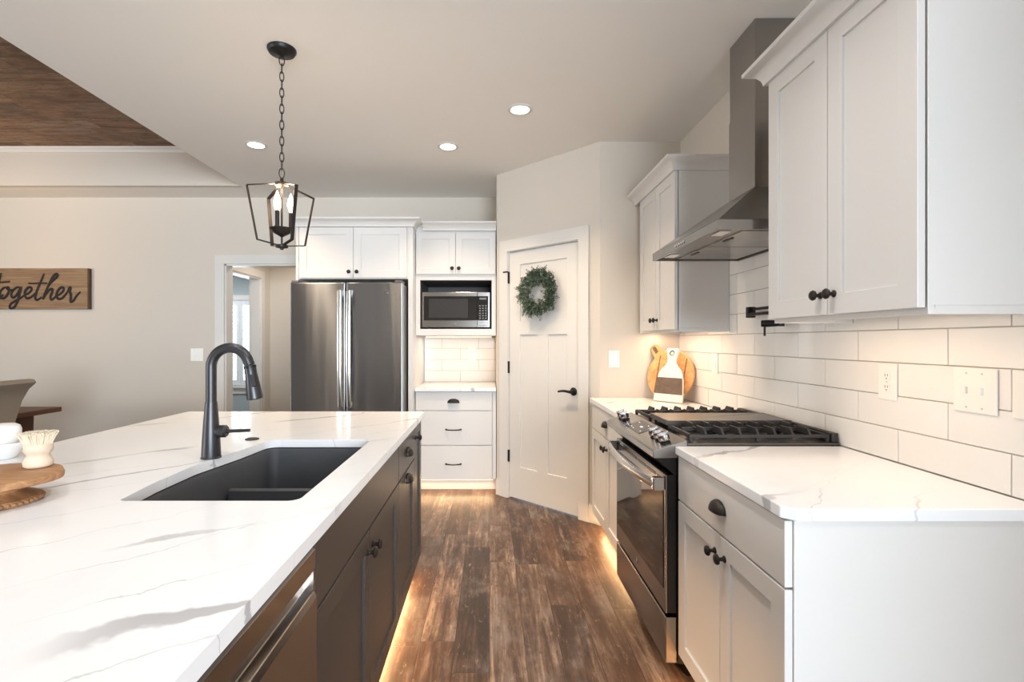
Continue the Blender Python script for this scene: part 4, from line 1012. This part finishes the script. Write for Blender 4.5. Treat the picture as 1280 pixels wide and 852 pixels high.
# ------------------------------------------------------------------ wooden word sign
sg = thing('word_sign', 'brown wooden wall sign with raised dark script lettering', 'sign', (-4.6, 4.98, 1.63))
SX1, SZ0, SZ1, SYF = -3.975, 1.634, 2.038, 4.956
obj('board', MB().box((-5.75, SYF, SZ0), (SX1, YB-.001, SZ1)), 'sign_wood', sg, bevel=.002)
obj('end_trim', MB().box((SX1+.0005, SYF+.001, SZ0), (SX1+.010, YB-.001, SZ1)), 'sign_side', sg, label='dark stained end of the sign')
K = (SX1+5.0)/1080.0/1.26
K = 0.1016*SYF/627
def S(x, y): return (SX1-(1080-x)*K, SYF-.004, 2.038-(y-148)*K*1.02)
strokes = [
 [(25,205),(0,300),(-35,400),(-45,460),(-25,510),(15,505),(50,465)], [(-70,325),(30,318),(130,308)],
 [(95,378),(50,388),(10,440),(18,500),(60,508),(105,460),(122,410),(108,378),(95,390),(125,415),(160,405)],
 [(262,385),(225,376),(180,405),(150,455),(158,498),(195,490),(240,430),(268,375),(252,450),(225,545),(190,610),(150,632),(128,615),(145,575),(200,540),(262,505),(315,470)],
 [(315,470),(365,445),(398,405),(385,378),(350,385),(318,430),(318,485),(350,510),(400,490),(440,450)],
 [(552,212),(520,290),(480,380),(446,470),(446,518),(475,528),(520,495)], [(360,328),(430,330),(500,326),(590,328)],
 [(530,520),(570,430),(620,335),(680,280),(718,240),(708,218),(680,228),(640,285),(600,370),(565,450),(540,525)], [(548,505),(590,440),(630,400),(654,402),(650,440),(630,490),(638,525),(665,515),(695,485)],
 [(690,490),(745,460),(790,415),(785,382),(752,385),(715,430),(705,485),(730,518),(775,505),(815,465),(845,420)],
 [(835,440),(862,380),(878,388),(868,425),(880,470),(878,525),(880,552),(915,535),(950,480),(998,432)],
]
mb = MB()
for s_ in strokes:
    n = len(s_); rr = [.0125*(0.62+0.38*math.sin(PI*min(1, max(0, i/(n-1))))**.5) if n > 4 else .0075 for i in range(n)]
    mb.tube([S(*p) for p in s_], rr, 8, 5, sq=(Vector((0,1,0)), .45))
obj('lettering', mb, 'lettering_dark', sg, smooth=True, label='dark script lettering reading together')

# ------------------------------------------------------------------ pendant
px_, py_ = -1.019, 2.46
pn = thing('pendant_light', 'black open-cage lantern pendant hanging over the island', 'pendant light', (px_, py_, ZC))
obj('canopy', MB().lathe([(.068,0),(.068,-.008),(.060,-.020),(.030,-.026),(.008,-.034),(.008,-.04)], (px_,py_,ZC-.0005), (0,0,1), 32), 'black_metal', pn, smooth=True)
zt_, zb_ = 2.112, ZC-.036; nl = 15; pitch = (zb_-zt_-.01)/nl
for i in range(nl):
    zc_ = zb_-(i+.5)*pitch; big = 1.3 if i in (0, nl-1) else 1.0; a = (i % 2)*PI/2+.5
    pts = [(px_+.0095*big*math.cos(t_)*math.cos(a), py_+.0095*big*math.cos(t_)*math.sin(a), zc_+(pitch*.5+.005)*math.sin(t_)) for t_ in [2*PI*k/14 for k in range(14)]]
    obj('chain_link', MB().tube(pts, .0026, 7, closed=True), 'black_bronze', pn, smooth=True)
obj('top_hub', MB().lathe([(.001,.025),(.008,.022),(.009,.004),(.030,.0),(.032,-.006),(.032,-.014),(.026,-.018)], (px_,py_,2.095), (0,0,1), 28), 'black_bronze', pn, smooth=True)
hs, hb = .116, .083
for sx, sy in ((-1,-1),(1,-1),(1,1),(-1,1)):
    o = Vector((px_, py_, 0)); rad_ = Vector((sx, sy, 0)).normalized(); tg_ = Vector((-rad_.y, rad_.x, 0)); w_, tk = .0085, .0017
    path = [(o+rad_*.022+Vector((0,0,2.088))), (o+rad_*hs*1.414+Vector((0,0,2.050))), (o+rad_*hb*1.414+Vector((0,0,1.802))), (o+rad_*.018+Vector((0,0,1.788)))]
    rings = []
    for i, p in enumerate(path):
        d1 = (path[i]-path[i-1]).normalized() if i else (path[1]-path[0]).normalized(); d2 = (path[i+1]-path[i]).normalized() if i < 3 else d1
        n1, n2 = tg_.cross(d1), tg_.cross(d2); nb = (n1+n2).normalized(); nb = nb/max(.4, nb.dot(n1))
        rings.append([p+tg_*w_+nb*tk, p-tg_*w_+nb*tk, p-tg_*w_-nb*tk, p+tg_*w_-nb*tk])
    obj('cage_bar', MB().quad_grid(rings), 'black_bronze', pn)
obj('bottom_hub', MB().lathe([(.001,-.022),(.008,-.020),(.010,-.012),(.029,-.010),(.029,.002),(.012,.004)], (px_,py_,1.788), (0,0,1), 28), 'black_bronze', pn, smooth=True)
obj('stem', MB().cyl((px_,py_,1.79), (0,0,1), .0045, .29, 12), 'black_bronze', pn, smooth=True)
cup_ = obj('candle_dish', MB().lathe([(.008,-.035),(.014,-.03),(.036,-.018),(.055,.002),(.057,.006),(.050,.006),(.02,.002)], (px_,py_,1.865), (0,0,1), 32), 'black_bronze', pn, smooth=True)
for k in range(3):
    a = math.radians(22.5+120*k); x, y = px_+.041*math.cos(a), py_+.041*math.sin(a)
    cs = obj('candle_sleeve', MB().lathe([(.013,0),(.013,.006),(.0095,.008),(.0095,.082)], (x,y,1.869), (0,0,1), 16), 'black_bronze', pn, smooth=True)
    obj('bulb', MB().lathe([(.006,0),(.008,.010),(.0155,.030),(.0165,.042),(.012,.062),(.006,.080),(.0015,.094)], (x,y,1.9515), (0,0,1), 18), 'bulb_glow', cs, smooth=True, label='glowing candle bulb')
    l = bpy.data.lights.new('bulb_light', 'POINT'); l.energy = 1.6; l.color = WARM; l.shadow_soft_size = .03
    lo = bpy.data.objects.new('bulb_light', l); COL.objects.link(lo); lo.parent = pn; lo.location = (x-px_, y-py_, 2.06-ZC)

# ------------------------------------------------------------------ recessed ceiling lights
for x, y, lab in ((.188, 3.10, 'round recessed ceiling light nearest the hood'), (-.306, 3.69, 'round recessed ceiling light in front of the microwave cabinet'), (-1.704, 3.66, 'round recessed ceiling light left of the pendant')):
    rl = thing('recessed_light', lab, 'ceiling light', (x, y, ZC), group='recessed ceiling lights')
    obj('trim_ring', MB().lathe([(.056,-.001),(.058,-.005),(.070,-.006),(.078,-.003),(.079,-.0005)], (x,y,ZC), (0,0,1), 40, False), 'trim_white', rl, smooth=True)
    obj('lens', MB().lathe([(.0565,-.0035),(.0565,-.001)], (x,y,ZC), (0,0,1), 40), 'lens_glow', rl, smooth=True)
    d = bpy.data.lights.new('recessed_or_fill_lamp', 'AREA'); d.shape = 'DISK'; d.size = .11; d.energy = 11; d.color = (1, .77, .54); d.spread = math.radians(105)
    lo = bpy.data.objects.new('recessed_or_fill_lamp', d); COL.objects.link(lo); lo.parent = rl; lo.location = (0, 0, -.010)

# ------------------------------------------------------------------ wreath on the pantry door
wz = 1.70; wu = .4875; wd = .024
wt = thing('wreath', 'small green boxwood wreath hanging on the pantry door', 'wreath', FP.pos(wu, -.006, wz))
C0 = FP.p(wu, wd, wz); Uv, Dv, Zv = FP.vec(1,0), FP.vec(0,1), Vector((0,0,1))
obj('twig_ring', MB().tube([C0+Uv*.120*math.cos(a)+Zv*.120*math.sin(a) for a in [2*PI*k/32 for k in range(32)]], .012, 8, closed=True), 'twig', wt, smooth=True)
mb = MB(); rng = random.Random(11)
def leaf(p, d, L, w_):
    d = d.normalized(); s = d.cross(Vector((rng.uniform(-1,1), rng.uniform(-1,1), rng.uniform(-1,1)))).normalized(); n = s.cross(d)
    a = p; b = p+d*L*.5+s*w_+n*w_*.25; c_ = p+d*L; e_ = p+d*L*.5-s*w_+n*w_*.25
    vs_ = [mb.bm.verts.new(v) for v in (a, b, c_, e_)]
    mb.bm.faces.new((vs_[0], vs_[1], vs_[2])); mb.bm.faces.new((vs_[0], vs_[2], vs_[3]))
for i in range(420):
    a = rng.random()*2*PI; R_ = .122+rng.gauss(0,.026); p = C0+Uv*R_*math.cos(a)+Zv*R_*math.sin(a)+Dv*rng.uniform(-.004,.028)
    rad_ = (Uv*math.cos(a)+Zv*math.sin(a)); tan_ = (-Uv*math.sin(a)+Zv*math.cos(a))
    d = (rad_*rng.uniform(-.15,1.1)+tan_*rng.uniform(-.2,1.0)+Dv*rng.uniform(0,.5)).normalized(); L = rng.uniform(.03,.068)
    n = 7
    for k in range(n):
        q = p+d*L*k/n; dv = (q-C0).dot(Dv)
        if dv < -.01: q = q+Dv*(-.01-dv)
        for s_ in (-1, 1):
            ld = d*.5+d.cross(Dv).normalized()*s_*.8+Vector((rng.uniform(-.3,.3),)*3)+Dv*rng.uniform(0,.35)
            leaf(q, ld, rng.uniform(.012,.020), rng.uniform(.0042,.0068))
    leaf(p+d*L, d, .018, .005)
obj('leaves', mb, 'leaf', wt, kind='stuff')
